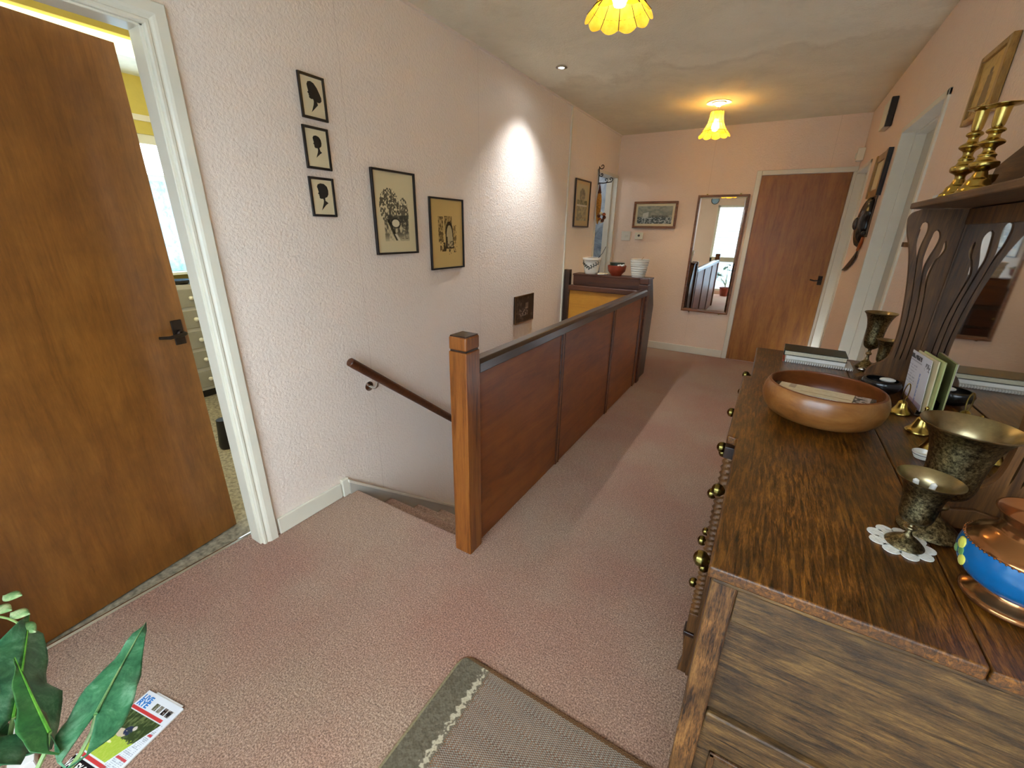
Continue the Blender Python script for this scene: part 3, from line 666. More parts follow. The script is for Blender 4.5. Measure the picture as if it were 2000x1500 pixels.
def dark_photo(u, v):
    v = 1-v; n = fbm(u, v, 10, 8); n2 = fbm(u, v, 24, 18); c = flatc(u, (52, 40, 34)); c = lay(c, np.clip((n-.5)*3, 0, .6), (110, 92, 80))
    c = lay(c, ((n2 > .55) & (v > .45) & (v < .78) & (u > .2) & (u < .7))*0.7, (176, 158, 142)); c = lay(c, ((u > .55) & (u < .72) & (v > .3) & (v < .5))*0.5, (160, 140, 120)); return c
t = frame_left('dark_sepia_picture', 'small dark sepia unframed picture low on the left wall beside the balustrade', 'picture', 3.062, 3.385, 0.642, 0.880, 0.006, 0.02, 'oak_dark', 'ink', gap=0.01)
painted('print_sheet', dark_photo, (WX+0.0165, 3.068, 0.648), (0, 0.311, 0), (0, 0, 0.226), 80, 60, 'print', t)
def tree_print(u, v):
    v = 1-v; n2 = fbm(u, v, 22, 6); c = flatc(u, (196, 172, 124)); inn = (u > .14) & (u < .86) & (v > .07) & (v < .88)
    c = lay(c, inn*0.8, (186, 176, 136)); tr = ((u-.5)/.2)**2+((v-.3)/.14)**2 < 1; c = lay(c, tr*np.clip((n2-.3)*3, 0.3, .8), (96, 92, 72))
    c = lay(c, (inn & (v > .42) & (v < .52))*np.clip((n2-.3)*3, .3, .9), (86, 92, 64)); c = lay(c, (inn & (v > .52) & (v < .56))*.8, (222, 218, 200)); c = lay(c, (inn & (v >= .56) & (n2 > .5))*.6, (120, 120, 104))
    c = lay(c, ((v > .8) & (v < .82) & (u > .1) & (u < .9))*.5, (160, 130, 80)); return c
t = frame_left('tree_print', 'dark-framed narrow print of a tree over water beside the bathroom doorway', 'picture', 4.19, 4.59, 1.445, 1.892, 0.012, 0.02, 'oak_black', 'paper_tan')
painted('print_sheet', tree_print, (WX+0.0095, 4.202, 1.457), (0, 0.376, 0), (0, 0, 0.423), 60, 80, 'print_gloss', t)

# end wall: ship picture, mirror, switch, thermostat
def ship(u, v):
    v = 1-v; n = fbm(u*1.0, v, 9, 4); n2 = fbm(u, v, 26, 14); c = flatc(u, (128, 132, 116)); c = lay(c, np.clip((n-.4)*3, 0, .7), (172, 168, 144))
    sea = v > .62+.05*(n-.5); c = lay(c, sea*.85, (58, 68, 66)); c = lay(c, sea*(n2 > .58)*.8, (200, 204, 196))
    c = lay(c, ((u > .16) & (u < .32) & (v > .42-.6*(u-.16)) & (v < .7) & (n2 > .3))*.8, (206, 206, 190)); c = lay(c, ((v > .52) & (v < .64) & (u > .42) & (u < .9) & (n2 > .42))*.6, (66, 66, 58)); return c
t = thing('seascape_picture', 'brown-framed seascape with a ship and cliffs, beside the hall mirror', 'picture', (-1.315, EY, 1.45))
x0, x1, z0, z1 = -1.572, -1.066, 1.450, 1.748; y1 = EY-0.001
build('frame', MB().box(x0, x0+.026, y1-.022, y1, z0, z1).box(x1-.026, x1, y1-.022, y1, z0, z1).box(x0+.026, x1-.026, y1-.022, y1, z1-.026, z1).box(x0+.026, x1-.026, y1-.022, y1, z0, z0+.026), 'brownframe', t, bevel=0.003)
build('mount', MB().box(x0+.02, x1-.02, y1-.012, y1, z0+.02, z1-.02), 'paper', t)
painted('print_sheet', ship, (x0+.052, y1-.0126, z0+.052), (x1-x0-.104, 0, 0), (0, 0, z1-z0-.104), 110, 60, 'print_gloss', t)
t = thing('hall_mirror', 'tall narrow mirror in a thin brown frame on the end wall beside the door', 'mirror', (-0.605, EY, 0.52))
x0, x1, z0, z1 = -0.862, -0.350, 0.518, 1.802
build('frame', MB().box(x0, x0+.02, y1-.028, y1, z0, z1).box(x1-.02, x1, y1-.028, y1, z0, z1).box(x0+.02, x1-.02, y1-.028, y1, z1-.02, z1).box(x0+.02, x1-.02, y1-.028, y1, z0, z0+.02), 'brownframe', t, bevel=0.003)
a0, a1, c0, c1, bw = x0+.02, x1-.02, z0+.02, z1-.02, 0.018
vs = [(a0, y1-.014, c0), (a1, y1-.014, c0), (a1, y1-.014, c1), (a0, y1-.014, c1), (a0+bw, y1-.017, c0+bw), (a1-bw, y1-.017, c0+bw), (a1-bw, y1-.017, c1-bw), (a0+bw, y1-.017, c1-bw)]
build('mirror_glass', MB().add(vs, [(0, 1, 5, 4), (1, 2, 6, 5), (2, 3, 7, 6), (3, 0, 4, 7), (4, 5, 6, 7)]), 'mirror', t, smooth=False)
for (px, pz) in ((x0+.09, z1), (x1-.09, z1), (x0+.09, z0-.012), (x1-.09, z0-.012)): build('mirror_plate', MB().box(px-.008, px+.008, y1-.006, y1, pz, pz+.012), 'brass', t)
t = thing('light_switch', 'square cream double light switch on the end wall near the corner', 'switch', (-1.64, EY, 1.305))
build('switch_plate', MB().box(-1.695, -1.583, y1-.010, y1, 1.305, 1.412), 'cable', t, bevel=0.004)
for xx in (-1.66, -1.63): build('rocker', MB().box(xx, xx+.012, y1-.015, y1-.010, 1.345, 1.372), 'paint_cool', t, bevel=0.002)
t = thing('thermostat', 'small white wall thermostat with a dark dial, between switch and mirror', 'thermostat', (-1.475, EY, 1.32))
build('thermostat_body', MB().box(-1.522, -1.425, y1-.028, y1, 1.322, 1.402), 'paint_cool', t, bevel=0.005)
build('dial', MB().lathe([(0, 0), (.014, 0), (.012, -.008)], (-1.474, y1-.028, 1.366), 14, 'y'), 'black', t)

# right wall items
t = thing('door_chime', 'white and black door chime box high on the right wall', 'chime', (RX, 4.5, 2.13))
xw = RX-0.001
build('chime_case', MB().box(xw-.040, xw, 4.262, 4.47, 2.135, 2.305), 'paint_cool', t, bevel=0.004)
build('chime_grille', MB().box(xw-.038, xw, 4.235, 4.262, 2.130, 2.310), 'black', t, bevel=0.004)
build('chime_button', MB().ball((xw-.038, 4.25, 2.21), .010, 12, 8), 'paint_cool', t)
t = thing('alarm_sensor', 'small cream alarm sensor in the corner above the end door', 'sensor', (RX, 5.39, 2.05))
build('sensor_body', MB().prism([(xw, 5.44), (xw-.05, 5.40), (xw-.055, 5.34), (xw, 5.32)], 'z', 2.055, 2.16), 'cable', t, bevel=0.004)
build('sensor_lens', MB().box(xw-.060, xw-.05, 5.35, 5.39, 2.075, 2.12), 'paint_cool', t, bevel=0.002)
t = thing('gilt_wall_mirror', 'small narrow gilt-framed glass picture on the right wall by the second doorway', 'picture', (RX, 4.14, 1.66))
y0, y2, z0, z1 = 3.86, 4.28, 1.662, 1.945
build('frame', MB().box(xw-.028, xw, y0, y0+.05, z0, z1).box(xw-.028, xw, y2-.05, y2, z0, z1).box(xw-.022, xw, y0+.05, y2-.05, z1-.05, z1).box(xw-.022, xw, y0+.05, y2-.05, z0, z0+.05), 'goldframe', t, bevel=0.006)
build('frame_edge', MB().box(xw-.026, xw+.0, y0-.006, y0, z0, z1), 'black', t)
build('glass_panel', MB().box(xw-.012, xw-.004, y0+.05, y2-.05, z0+.05, z1-.05), 'paper', t)
t = thing('carved_mask', 'dark carved wooden mask with scalloped edge on the right wall', 'mask', (RX, 4.10, 1.33))
def maskf(u, v):
    a = v*2*PI; r = (1+0.05*math.sin(9*a)+0.03*math.sin(5*a))*u; zz = 1.50+0.165*r*math.cos(a); yy = 4.10+0.15*r*math.sin(a)+0.25*(1.5-zz); return (xw-0.004-0.055*math.sqrt(max(0, 1-u*u)), yy, zz)
build('mask_face', MB().grid(maskf, 10, 60), 'blackbowl', t, solid=0.004)
build('mask_nose', MB().ball((xw-.058, 4.10, 1.49), .022, 10, 8, (1, .7, 2)), 'oak_black', t)
for dy in (-.045, .045): build('mask_eye', MB().ball((xw-.052, 4.095+dy, 1.53), .014, 10, 6, (.6, 1, .5)), 'brass_dark', t)
t = thing('curved_knife', 'curved steel knife with tan leather grip hanging below the mask', 'knife', (RX, 4.2, 1.12))
build('knife_pommel', MB().ball((xw-.018, 3.96, 1.425), .016, 12, 8), 'black', t)
build('knife_grip', MB().tube([(xw-.012, 3.98, 1.40), (xw-.012, 3.99, 1.37), (xw-.012, 4.03, 1.335), (xw-.012, 4.07, 1.31)], [.009, .011, .011, .009], 12), 'orange_leather', t)
build('knife_blade', MB().prism([(4.06, 1.315), (4.16, 1.27), (4.32, 1.215), (4.50, 1.16), (4.62, 1.13), (4.50, 1.135), (4.34, 1.165), (4.20, 1.205), (4.08, 1.255)], 'x', xw-.014, xw-.008), 'iron', t)
t = thing('walking_stick', 'thin dark curved stick hanging on the right wall beside the gilt frame', 'stick', (RX, 3.86, 1.4))
build('stick_shaft', MB().tube([(xw-.012, 3.86+.012*math.sin(k*.5), 1.40+k*.046) for k in range(11)], [.006-.0003*k for k in range(11)], 8), 'oak_black', t)
def fig(u, v):
    v = 1-v; n = fbm(u, v, 14, 33); c = flatc(u, (198, 164, 96)); c = lay(c, np.clip((n-.5)*2, 0, .4), (160, 120, 62))
    body = ((u-.5)/(.10+.16*np.clip(v-.3, 0, 1)))**2 < 1; c = lay(c, (body & (v > .32) & (v < .85))*.75, (96, 78, 52)); c = lay(c, ((u-.5)**2/.006+(v-.27)**2/.003 < 1)*.8, (84, 66, 42)); c = lay(c, ((v > .8) & (n > .5))*.5, (88, 66, 36)); return c
t = thing('figure_picture', 'small wooden-framed sepia picture of a standing figure above the candlesticks', 'picture', (RX, 2.28, 1.8))
y0, y2, z0, z1 = 2.155, 2.415, 1.795, 2.010
build('frame', MB().box(xw-.020, xw, y0, y0+.03, z0, z1).box(xw-.020, xw, y2-.02, y2, z0, z1).box(xw-.020, xw, y0+.03, y2-.02, z1-.02, z1).box(xw-.020, xw, y0+.03, y2-.02, z0, z0+.02), 'goldframe', t, bevel=0.003)
build('backing', MB().box(xw-.010, xw, y0+.02, y2-.02, z0+.01, z1-.01), 'paper_tan', t)
painted('print_sheet', fig, (xw-.0108, y2-.018, z0+.018), (0, -(y2-y0-.046), 0), (0, 0, z1-z0-.036), 50, 60, 'print', t)
t = thing('wall_bracket', 'small wooden bracket on the right wall glimpsed through the pierced dresser upright', 'bracket', (RX, 2.55, 1.39))
build('bracket_block', MB().box(xw-.04, xw, 2.57, 2.62, 1.365, 1.385).box(xw-.015, xw, 2.58, 2.61, 1.385, 1.44), 'oak_dark', t, bevel=0.002)

# ------------------------------------------------------------------ bathroom corner decorations, trunk lines
t = thing('iron_bracket', 'black scrolled wrought-iron bracket at the edge of the bathroom doorway', 'bracket', (WX, F0-.04, 1.92))
xb = WX+0.014
def scroll(cx, cz, r, turns, a0, sgn=1): return [(xb+.004+cx+r*(1-i/34)*math.cos(a0+sgn*turns*2*PI*i/30), F0-.035, cz+r*(1-i/34)*math.sin(a0+sgn*turns*2*PI*i/30)) for i in range(31)]
build('bracket_upright', MB().tube([(xb+.004, F0-.035, 2.06), (xb+.004, F0-.035, 1.88)], .005, 8), 'iron', t)
build('bracket_arm', MB().tube([(xb+.004, F0-.035, 1.90), (xb+.06, F0-.035, 1.895), (xb+.15, F0-.035, 1.905)], .005, 8), 'iron', t)
for s_ in (scroll(.03, 2.06, .03, 1.1, PI), scroll(.028, 1.98, .024, 1.1, PI), scroll(.085, 1.925, .022, 1.1, -PI/2), scroll(.135, 1.93, .024, 1.1, -PI/2)): build('scroll', MB().tube(s_, .0042, 6), 'iron', t)
t = thing('dried_maize_bunch', 'hanging bunch of dried ochre maize cobs and brown flower heads by the bathroom doorway', 'decoration', (WX+.05, F0-.04, 1.45))
random.seed(3)
build('cord', MB().tube([(xb+.02, F0-.035, 1.895), (xb+.022, F0-.035, 1.80)], .006, 8), 'maroon', t)
build('maize', MB().lathe([(.004, 0), (.012, .02), (.020, .08), (.026, .16), (.028, .24), (.020, .30), (.008, .33)], (xb+.028, F0-.035, 1.48), 12), 'ochre', t)
build('husk', MB().lathe([(.004, 0), (.022, .01), (.012, .05), (.006, .08)], (xb+.026, F0-.035, 1.79), 8), 'maroon', t)
for k in range(7):
    aa = k*.9; build('flower_head', MB().ball((xb+.075+.03*math.cos(aa), F0-.045+.02*math.sin(aa*2), 1.55+.04*math.sin(aa)), .02, 8, 6), ('maroon', 'orange_leather', 'paper')[k % 3], t)

# ------------------------------------------------------------------ pots on the bureau
zt = 1.0025
t = thing('blue_white_pot', 'white ceramic flowerpot painted with dark blue-green leaf sprays, leftmost on the bureau', 'pot', (-1.565, 4.17, zt))
c = (-1.565, 4.17, zt)
build('pot_body', MB().lathe([(0, 0), (.060, 0), (.066, .008), (.070, .03), (.078, .08), (.086, .130), (.094, .140), (.094, .155), (.088, .157), (.082, .150), (.076, .12), (0, .12)], c, 36, cap=False), 'white', t)
for k in range(9):
    aa = -PI/2-1.1+k*.28; zz = zt+.112-.05*(1-abs(k-4)/4.0)
    for q in range(3):
        a2 = aa+.06*math.sin(q*2.1); r = .0795+.006*((zz-zt-.08)/.05)
        build('painted_leaf', MB().ball((c[0]+r*math.cos(a2), c[1]+r*math.sin(a2), zz+.012*(q-1)), .008, 8, 4, (1.2, .35, .7)), 'green_book', t)
build('soil', MB().lathe([(0, .002), (.081, .002), (.081, -.01), (0, -.01)], (c[0], c[1], zt+.15), 24, cap=False), 'soil', t)
build('twig', MB().tube([(c[0]+.05, c[1], zt+.14), (c[0]+.10, c[1], zt+.20), (c[0]+.125, c[1]+.02, zt+.265)], .003, 6), 'oak_black', t)
t = thing('terracotta_bowl', 'squat terracotta-red glazed bowl with a dark green tin inside, middle of the bureau', 'bowl', (-1.305, 4.17, zt))
c = (-1.305, 4.17, zt)
build('bowl_body', MB().lathe([(0, 0), (.05, 0), (.054, .012), (.060, .02), (.082, .04), (.087, .065), (.090, .095), (.086, .097), (.082, .07), (0, .03)], c, 36, cap=False), 'terracotta', t)
build('tin', MB().lathe([(0, 0), (.066, 0), (.066, .066), (.070, .068), (.070, .082), (0, .084)], (c[0], c[1], zt+.04), 28, cap=False), 'green_foil', t)
for k in range(4): build('pebble', MB().ball((c[0]+.035+.014*k, c[1]-.070+.008*k, zt+.098+.004*(k % 2)), .011, 8, 6), 'white', t)
t = thing('white_ribbed_pot', 'white ribbed ceramic flowerpot, rightmost on the bureau', 'pot', (-1.09, 4.17, zt))
c = (-1.09, 4.17, zt); pr = [(0, 0), (.058, 0)]
for k in range(7):
    z = .012+k*.021; r = .064+.0036*k; pr += [(r-.004, z), (r+.002, z+.004), (r+.003, z+.014), (r-.003, z+.019)]
pr += [(.091, .162), (.088, .163), (.082, .150), (0, .148)]
build('pot_body', MB().lathe(pr, c, 36, cap=False), 'white', t)
build('soil', MB().lathe([(0, .0), (.0835, .0), (.0835, -.008), (0, -.008)], (c[0], c[1], zt+.156), 24, cap=False), 'soil', t)
build('dry_stalk', MB().tube([(c[0]+.01, c[1], zt+.15), (c[0]+.03, c[1], zt+.18), (c[0]+.035, c[1], zt+.185)], .002, 6), 'ochre', t)
t = thing('seed_packets', 'loose cream paper packets lying between the pots on the bureau', 'packet', (-1.435, 4.135, zt))
for k in range(2):
    mm = Matrix.Translation((-1.435+.005*k, 4.135, zt+.006+.007*k)) @ Matrix.Rotation(.3-.7*k, 4, 'Z') @ Matrix.Rotation(.03, 4, 'X')
    build('packet', MB().box(-.045, .045, -.03, .03, -.002, .003).xf(mm), ('paper_white', 'paper')[k], t, bevel=0.001)

# ------------------------------------------------------------------ ceiling lamps, spot
def pendant(label, cx, cy, seg=10):
    t = thing('pendant_lamp', label, 'lamp', (0, 0, 0), 0, 'capiz pendant lamps on the hall ceiling')
    build('ceiling_rose', MB().lathe([(0, 0), (.058, 0), (.056, -.008), (.030, -.020), (.012, -.034), (0, -.034)], (0, 0, 0), 28, cap=False), 'paint', t, world=False)
    build('ring_mark', MB().lathe([(.075, -.001), (.098, -.001), (.098, -.004), (.075, -.004)], (0, 0, 0), 36, cap=False), 'white_ceiling', t, world=False)
    build('flex', MB().tube([(0, 0, -.03), (0, 0, -.09)], .004, 8), 'cable', t, world=False)
    build('lampholder', MB().lathe([(0, 0), (.016, 0), (.018, -.05), (0, -.05)], (0, 0, -.075), 16, cap=False), 'cable', t, world=False)
    bl = build('bulb', MB().lathe([(0, 0), (.014, 0), (.016, -.02), (.030, -.055), (.032, -.075), (.022, -.098), (0, -.106)], (0, 0, -.115), 20, cap=False), 'bulb', t, world=False)
    prof = [(.052, -.070), (.054, -.110), (.062, -.150), (.080, -.190), (.104, -.222), (.128, -.248)]
    for k in range(seg):
        a0, a1 = 2*PI*k/seg, 2*PI*(k+1)/seg
        def f(u, v, a0=a0, a1=a1):
            i = min(int(v*5), 4); q = v*5-i; r = prof[i][0]*(1-q)+prof[i+1][0]*q; z = prof[i][1]*(1-q)+prof[i+1][1]*q
            a = a0+(a1-a0)*u; bul = math.sin(PI*u); z -= .014*bul*v**3; r *= 1+.045*bul
            return (r*math.cos(a), r*math.sin(a), z)
        build('shade_panel', MB().grid(f, 6, 10), 'capiz', t, world=False)
    for k in range(seg):
        a = 2*PI*k/seg; build('shade_wire', MB().tube([(r*math.cos(a)*1.004, r*math.sin(a)*1.004, z) for r, z in prof], .0020, 5), 'lead', t, world=False)
    for (r, z) in ((.0525, -.070), (.066, -.158), (.104, -.222)):
        build('shade_ring', MB().tube([(r*1.02*math.cos(2*PI*i/36), r*1.02*math.sin(2*PI*i/36), z) for i in range(36)], .0020, 5, closed=True), 'lead', t, world=False)
    for k in range(3):
        a = 2*PI*k/3; build('shade_spoke', MB().tube([(.016*math.cos(a), .016*math.sin(a), -.078), (.053*math.cos(a), .053*math.sin(a), -.070)], .0015, 5), 'lead', t, world=False)
    t.location = (cx, cy, Z-.0005); return t
pendant('amber capiz-shell pendant lamp nearest the camera, cut by the photo\'s top edge', -.720, 2.0)
pendant('amber capiz-shell pendant lamp farther down the hall, near the end wall', -.665, 4.53)
t = thing('recessed_spotlight', 'small bright white recessed spotlight in the ceiling by the left wall', 'light', (-1.505, 3.13, Z-.008))
build('spot_rim', MB().lathe([(.020, 0), (.036, 0), (.040, -.003), (.040, -.007), (.022, -.010), (.020, -.004)], (-1.505, 3.13, Z), 28, cap=False), 'chrome', t)
build('spot_lens', MB().lathe([(0, 0), (.020, 0), (.020, -.003), (0, -.004)], (-1.505, 3.13, Z-.002), 20, cap=False), 'led', t)

# ------------------------------------------------------------------ sideboard
T = 0.90
sb = thing('oak_sideboard', 'antique dark oak breakfront sideboard with mirrored shelf back along the right wall', 'sideboard', (0.26, 1.46, 0))
N0, N1, C0, C1 = 0.645, 2.275, 1.175, 1.765
XB = 0.505
build('top_board', MB().prism([(0.004, 0.634), (0.334, 0.634), (0.334, 2.283), (0.008, 2.283), (0.008, C1+.012), (-0.018, C1+.005), (-0.018, C0-.005), (0.005, C0-.012)], 'z', T-.024, T), 'oak_top', sb, bevel=0.005)
build('top_board', MB().box(0.3352, XB, 0.634, 2.283, T-.024, T-.0015), 'oak_top', sb, bevel=0.003)
build('top_moulding', MB().box(0.012, XB, 0.641, 2.276, T-.036, T-.024), 'oak_side', sb, bevel=0.005)
# near end frame
build('corner_stile', MB().box(0.012, 0.052, 0.648, 0.69, 0.0, T-.036), 'oak_stile', sb, bevel=0.004)
build('corner_stile', MB().box(0.455, XB, 0.648, 0.69, 0.0, T-.036), 'oak_stile', sb, bevel=0.004)
build('corner_stile', MB().box(0.012, 0.052, 2.23, 2.272, 0.0, T-.036), 'oak_stile', sb, bevel=0.004)
build('corner_stile', MB().box(0.455, XB, 2.23, 2.272, 0.0, T-.036), 'oak_stile', sb, bevel=0.004)
for y0, y2 in ((0.652, 0.672), (2.248, 2.268)):
    build('end_rail', MB().box(0.052, 0.455, y0, y2, 0.790, T-.036), 'oak_side', sb, bevel=0.003)
    build('end_rail', MB().box(0.052, 0.455, y0-.003 if y0 < 1 else y0, y2, 0.505, 0.562), 'oak_side', sb, bevel=0.005)
    build('end_rail', MB().box(0.052, 0.455, y0, y2, 0.08, 0.16), 'oak_side', sb, bevel=0.003)
    yy = (y0+.012, y0+.019) if y0 < 1 else (y0+.001, y0+.008)
    build('end_panel', MB().box(0.05, 0.457, yy[0], yy[1], 0.56, 0.792), 'oak_side', sb)
    build('end_panel', MB().box(0.05, 0.457, yy[0], yy[1], 0.158, 0.506), 'oak_side', sb)
build('panel_bead', MB().box(0.075, 0.43, 0.657, 0.665, 0.44, 0.452).box(0.075, 0.087, 0.657, 0.665, 0.20, 0.452).box(0.418, 0.43, 0.657, 0.665, 0.20, 0.452).box(0.075, 0.43, 0.657, 0.665, 0.20, 0.212), 'oak_stile', sb, bevel=0.003)
build('back_board', MB().box(0.49, XB, 0.69, 2.23, 0.06, T-.036), 'oak_black', sb)
build('base_board', MB().box(0.03, 0.49, 0.672, 2.248, 0.06, 0.08), 'oak_black', sb)
build('carcass_divider', MB().box(0.02, 0.49, C0-.006, C0+.012, 0.08, T-.036), 'oak_black', sb)
build('carcass_divider', MB().box(0.02, 0.49, C1-.012, C1+.006, 0.08, T-.036), 'oak_black', sb)
def knob(par, x, y, z, s=1.0):
    build('knob', MB().lathe([(.0, 0), (.007, 0), (.007, -.002), (.0035, -.006), (.0035, -.013), (.008, -.016), (.0135, -.022), (.0150, -.028), (.0135, -.035), (.007, -.040), (.0, -.0415)][::1], (x, y, z), 18, 'x', cap=False).xf(Matrix.Identity(4)) if s == 1 else
          MB().lathe([(r*s, h*s) for r, h in [(.0, 0), (.007, 0), (.007, -.002), (.0035, -.006), (.0035, -.013), (.008, -.016), (.0135, -.022), (.0150, -.028), (.0135, -.035), (.007, -.040), (.0, -.0415)]], (x, y, z), 18, 'x', cap=False), 'knob', par)
def drawer(x, y0, y1, z0, z1, ks, kz=None, s=1.12):
    d = build('drawer', MB().box(x, x+.02, y0, y1, z0, z1), 'oak_dark', sb, bevel=0.003)
    build('drawer_moulding', MB().box(x-.006, x, y0+.012, y1-.012, z1-.02, z1-.012).box(x-.006, x, y0+.012, y1-.012, z0+.012, z0+.02).box(x-.006, x, y0+.012, y0+.02, z0+.02, z1-.02).box(x-.006, x, y1-.02, y1-.012, z0+.02, z1-.02), 'oak_black', d, bevel=0.002)
    for y in ks: knob(d, x, y, kz or (z0+z1)/2, s)
# wings: a drawer over a cupboard door
for (a, b2) in ((0.69, C0-.03), (C1+.03, 2.23)):
    drawer(0.020, a+.004, b2-.004, 0.735, 0.858, (a+.085, b2-.09))
    build('divider_rail', MB().box(0.012, 0.04, a, b2, 0.715, 0.731), 'oak_black', sb, bevel=0.002)
    dr = build('cupboard_door', MB().box(0.022, 0.042, a+.004, b2-.004, 0.10, 0.711), 'oak_dark', sb, bevel=0.003)
    build('door_panel', MB().box(0.016, 0.022, a+.06, b2-.06, 0.16, 0.65), 'oak_stile', dr, bevel=0.006)
    knob(dr, 0.022, (b2-.03) if a < 1 else a+.03, 0.50)
# breakfront centre: four drawers between barley-twist columns
zs = [(0.735, 0.858), (0.545, 0.715), (0.365, 0.525), (0.185, 0.345)]
for (z0, z1) in zs: drawer(0.004, C0+.045, C1-.045, z0, z1, (C0+.135, C1-.145), None, 1.12)
for (z0, z1) in zs[1:]: build('divider_rail', MB().box(-0.004, 0.03, C0+.045, C1-.045, z1+.003, z1+.017), 'oak_black', sb, bevel=0.002)
build('divider_rail', MB().box(-0.004, 0.03, C0+.045, C1-.045, 0.12, 0.182), 'oak_black', sb, bevel=0.002)
for y in (C0+.018, C1-.018):
    build('column_back', MB().box(0.008, 0.035, y-.024, y+.024, 0.0, T-.036), 'oak_dark', sb, bevel=0.002)
    tw = MB(); nseg = 330; seg = 12
    def tws(u, v, y=y):
        a = u*2*PI; z = 0.26+v*0.575; r = .0150*(1+.15*math.cos(2*a-v*190)); return (-.002+r*math.cos(a), y+r*math.sin(a), z)
    build('twist_column', MB().grid(tws, seg, nseg), 'oak_dark', sb)
    build('column_block', MB().box(-.018, .010, y-.020, y+.020, .83, T-.036), 'oak_black', sb, bevel=0.002)
    build('column_block', MB().box(-.018, .010, y-.020, y+.020, .185, .262), 'oak_dark', sb, bevel=0.003)
    build('column_collar', MB().box(-.024, .012, y-.024, y+.024, .165, .182), 'oak_black', sb, bevel=0.004)
    build('foot', MB().prism([(-.022, .165), (.012, .165), (.012, 0), (-.020, 0), (-.010, .05), (-.014, .1)], 'y', y-.018, y+.018), 'oak_dark', sb, bevel=0.002)
# mirrored superstructure
U0, U1 = 1.00, 1.93
FR = [(1.492, .374), (1.484, .357), (1.470, .348), (1.450, .349), (1.42, .356), (1.365, .375), (1.284, .393), (1.183, .408), (1.095, .416), (1.021, .414), (.992, .402), (.975, .380), (.955, .366), (.93, .362), (.90, .362)]
SL = [[(1.456, .3925, .0), (1.45, .3925, .0155), (1.427, .3935, .0225), (1.389, .3935, .015), (1.366, .3955, .0084), (1.336, .4007, .003), (1.285, .4084, .0028), (1.218, .4181, .0028), (1.138, .4262, .0028), (1.07, .4290, .0028), (1.015, .428, .0028), (1.0, .427, 0)],
      [(1.432, .4263, .0), (1.425, .4268, .0135), (1.408, .4286, .0215), (1.38, .4262, .0212), (1.344, .422, .0141), (1.314, .4226, .006), (1.27, .4286, .004), (1.203, .4379, .0028), (1.134, .4430, .0028), (1.067, .4440, .0028), (1.01, .4425, .0028), (1.0, .442, 0)],
      [(1.40, .4544, .0), (1.393, .4544, .0056), (1.373, .4563, .0098), (1.352, .452, .0065), (1.339, .4455, .005), (1.303, .4393, .0078), (1.272, .4413, .0045), (1.221, .4486, .0028), (1.153, .4563, .0028), (1.083, .4590, .0028), (1.015, .459, .0028), (1.0, .459, 0)]]
def crom(z, tab, c_):
    n = len(tab)
    for i in range(n-1):
        if tab[i][0] >= z >= tab[i+1][0]:
            h = tab[i][0]-tab[i+1][0]; q = (tab[i][0]-z)/h
            sl_ = lambda j: 0 if j in (0, n-1) else -(tab[j+1][c_]-tab[j-1][c_])/(tab[j+1][0]-tab[j-1][0])
            m0, m1 = sl_(i)*h, sl_(i+1)*h; a_, b_ = tab[i][c_], tab[i+1][c_]
            return a_*(2*q**3-3*q*q+1)+m0*(q**3-2*q*q+q)+b_*(-2*q**3+3*q*q)+m1*(q**3-q*q)
    return tab[0][c_] if z > tab[0][0] else tab[-1][c_]
def interp(z, tab): return crom(z, tab, 1)
def sl_x(k, z):
    tab = SL[k]; c_ = crom(z, tab, 1); w_ = max(0, crom(z, tab, 2)) if tab[0][0] > z > tab[-1][0] else 0
    return c_-w_/2, c_+w_/2
def bracket(yc):
    zs_ = [1.492-i*(1.492-.90)/170 for i in range(171)]; mb = MB(); th = .010
    edges = []
    for z in zs_:
        row = [interp(z, FR)]
        for k in range(3): row += list(sl_x(k, z))
        row.append(.488); edges.append(row)
    for strip in range(4):
        vs = []; fs = []
        for z, row in zip(zs_, edges):
            a_, b_ = row[strip*2], row[strip*2+1]
            vs += [(a_, yc-th, z), (b_, yc-th, z), (b_, yc+th, z), (a_, yc+th, z)]
        n = len(zs_)
        for i in range(n-1):
            for q in range(4):
                q2 = (q+1) % 4; fs.append((i*4+q, i*4+q2, (i+1)*4+q2, (i+1)*4+q))
        fs.append((3, 2, 1, 0)); fs.append(tuple((n-1)*4+q for q in range(4))); mb.add(vs, fs)
    o = build('pierced_upright', mb, 'oak_dark', sb)
    build('scroll_foot', MB().prism([(.330, .9), (.49, .9), (.49, .93), (.40, .945), (.36, .935), (.335, .925)], 'y', yc-.019, yc+.019), 'oak_dark', o, bevel=0.003)
bracket(1.92); bracket(U0)
build('mirror_frame', MB().box(.482, .496, U0+.011, U1-.011, 1.447, 1.492).box(.482, .496, U0+.011, U1-.011, .9, .925).box(.484, .496, U0+.011, U0+.024, .925, 1.447).box(.484, .496, U1-.024, U1-.011, .925, 1.447), 'oak_dark', sb, bevel=0.002)
build('mirror_glass', MB().box(.4875, .4945, U0+.024, U1-.024, .925, 1.447), 'mirror_old', sb)
build('back_panel', MB().box(.497, .512, U0-.03, U1+.03, .9, 1.53), 'oak_dark', sb)
build('shelf', MB().box(.354, .510, U0-.08, 1.985, 1.495, 1.514), 'oak_shelf', sb, bevel=0.004)
build('shelf_back', MB().prism([(U0-.06, 1.514), (1.90, 1.514), (1.86, 1.60), (1.72, 1.635), (1.46, 1.66), (1.2, 1.635), (1.06, 1.60)], 'x', .492, .508), 'oak_shelf', sb, bevel=0.002)

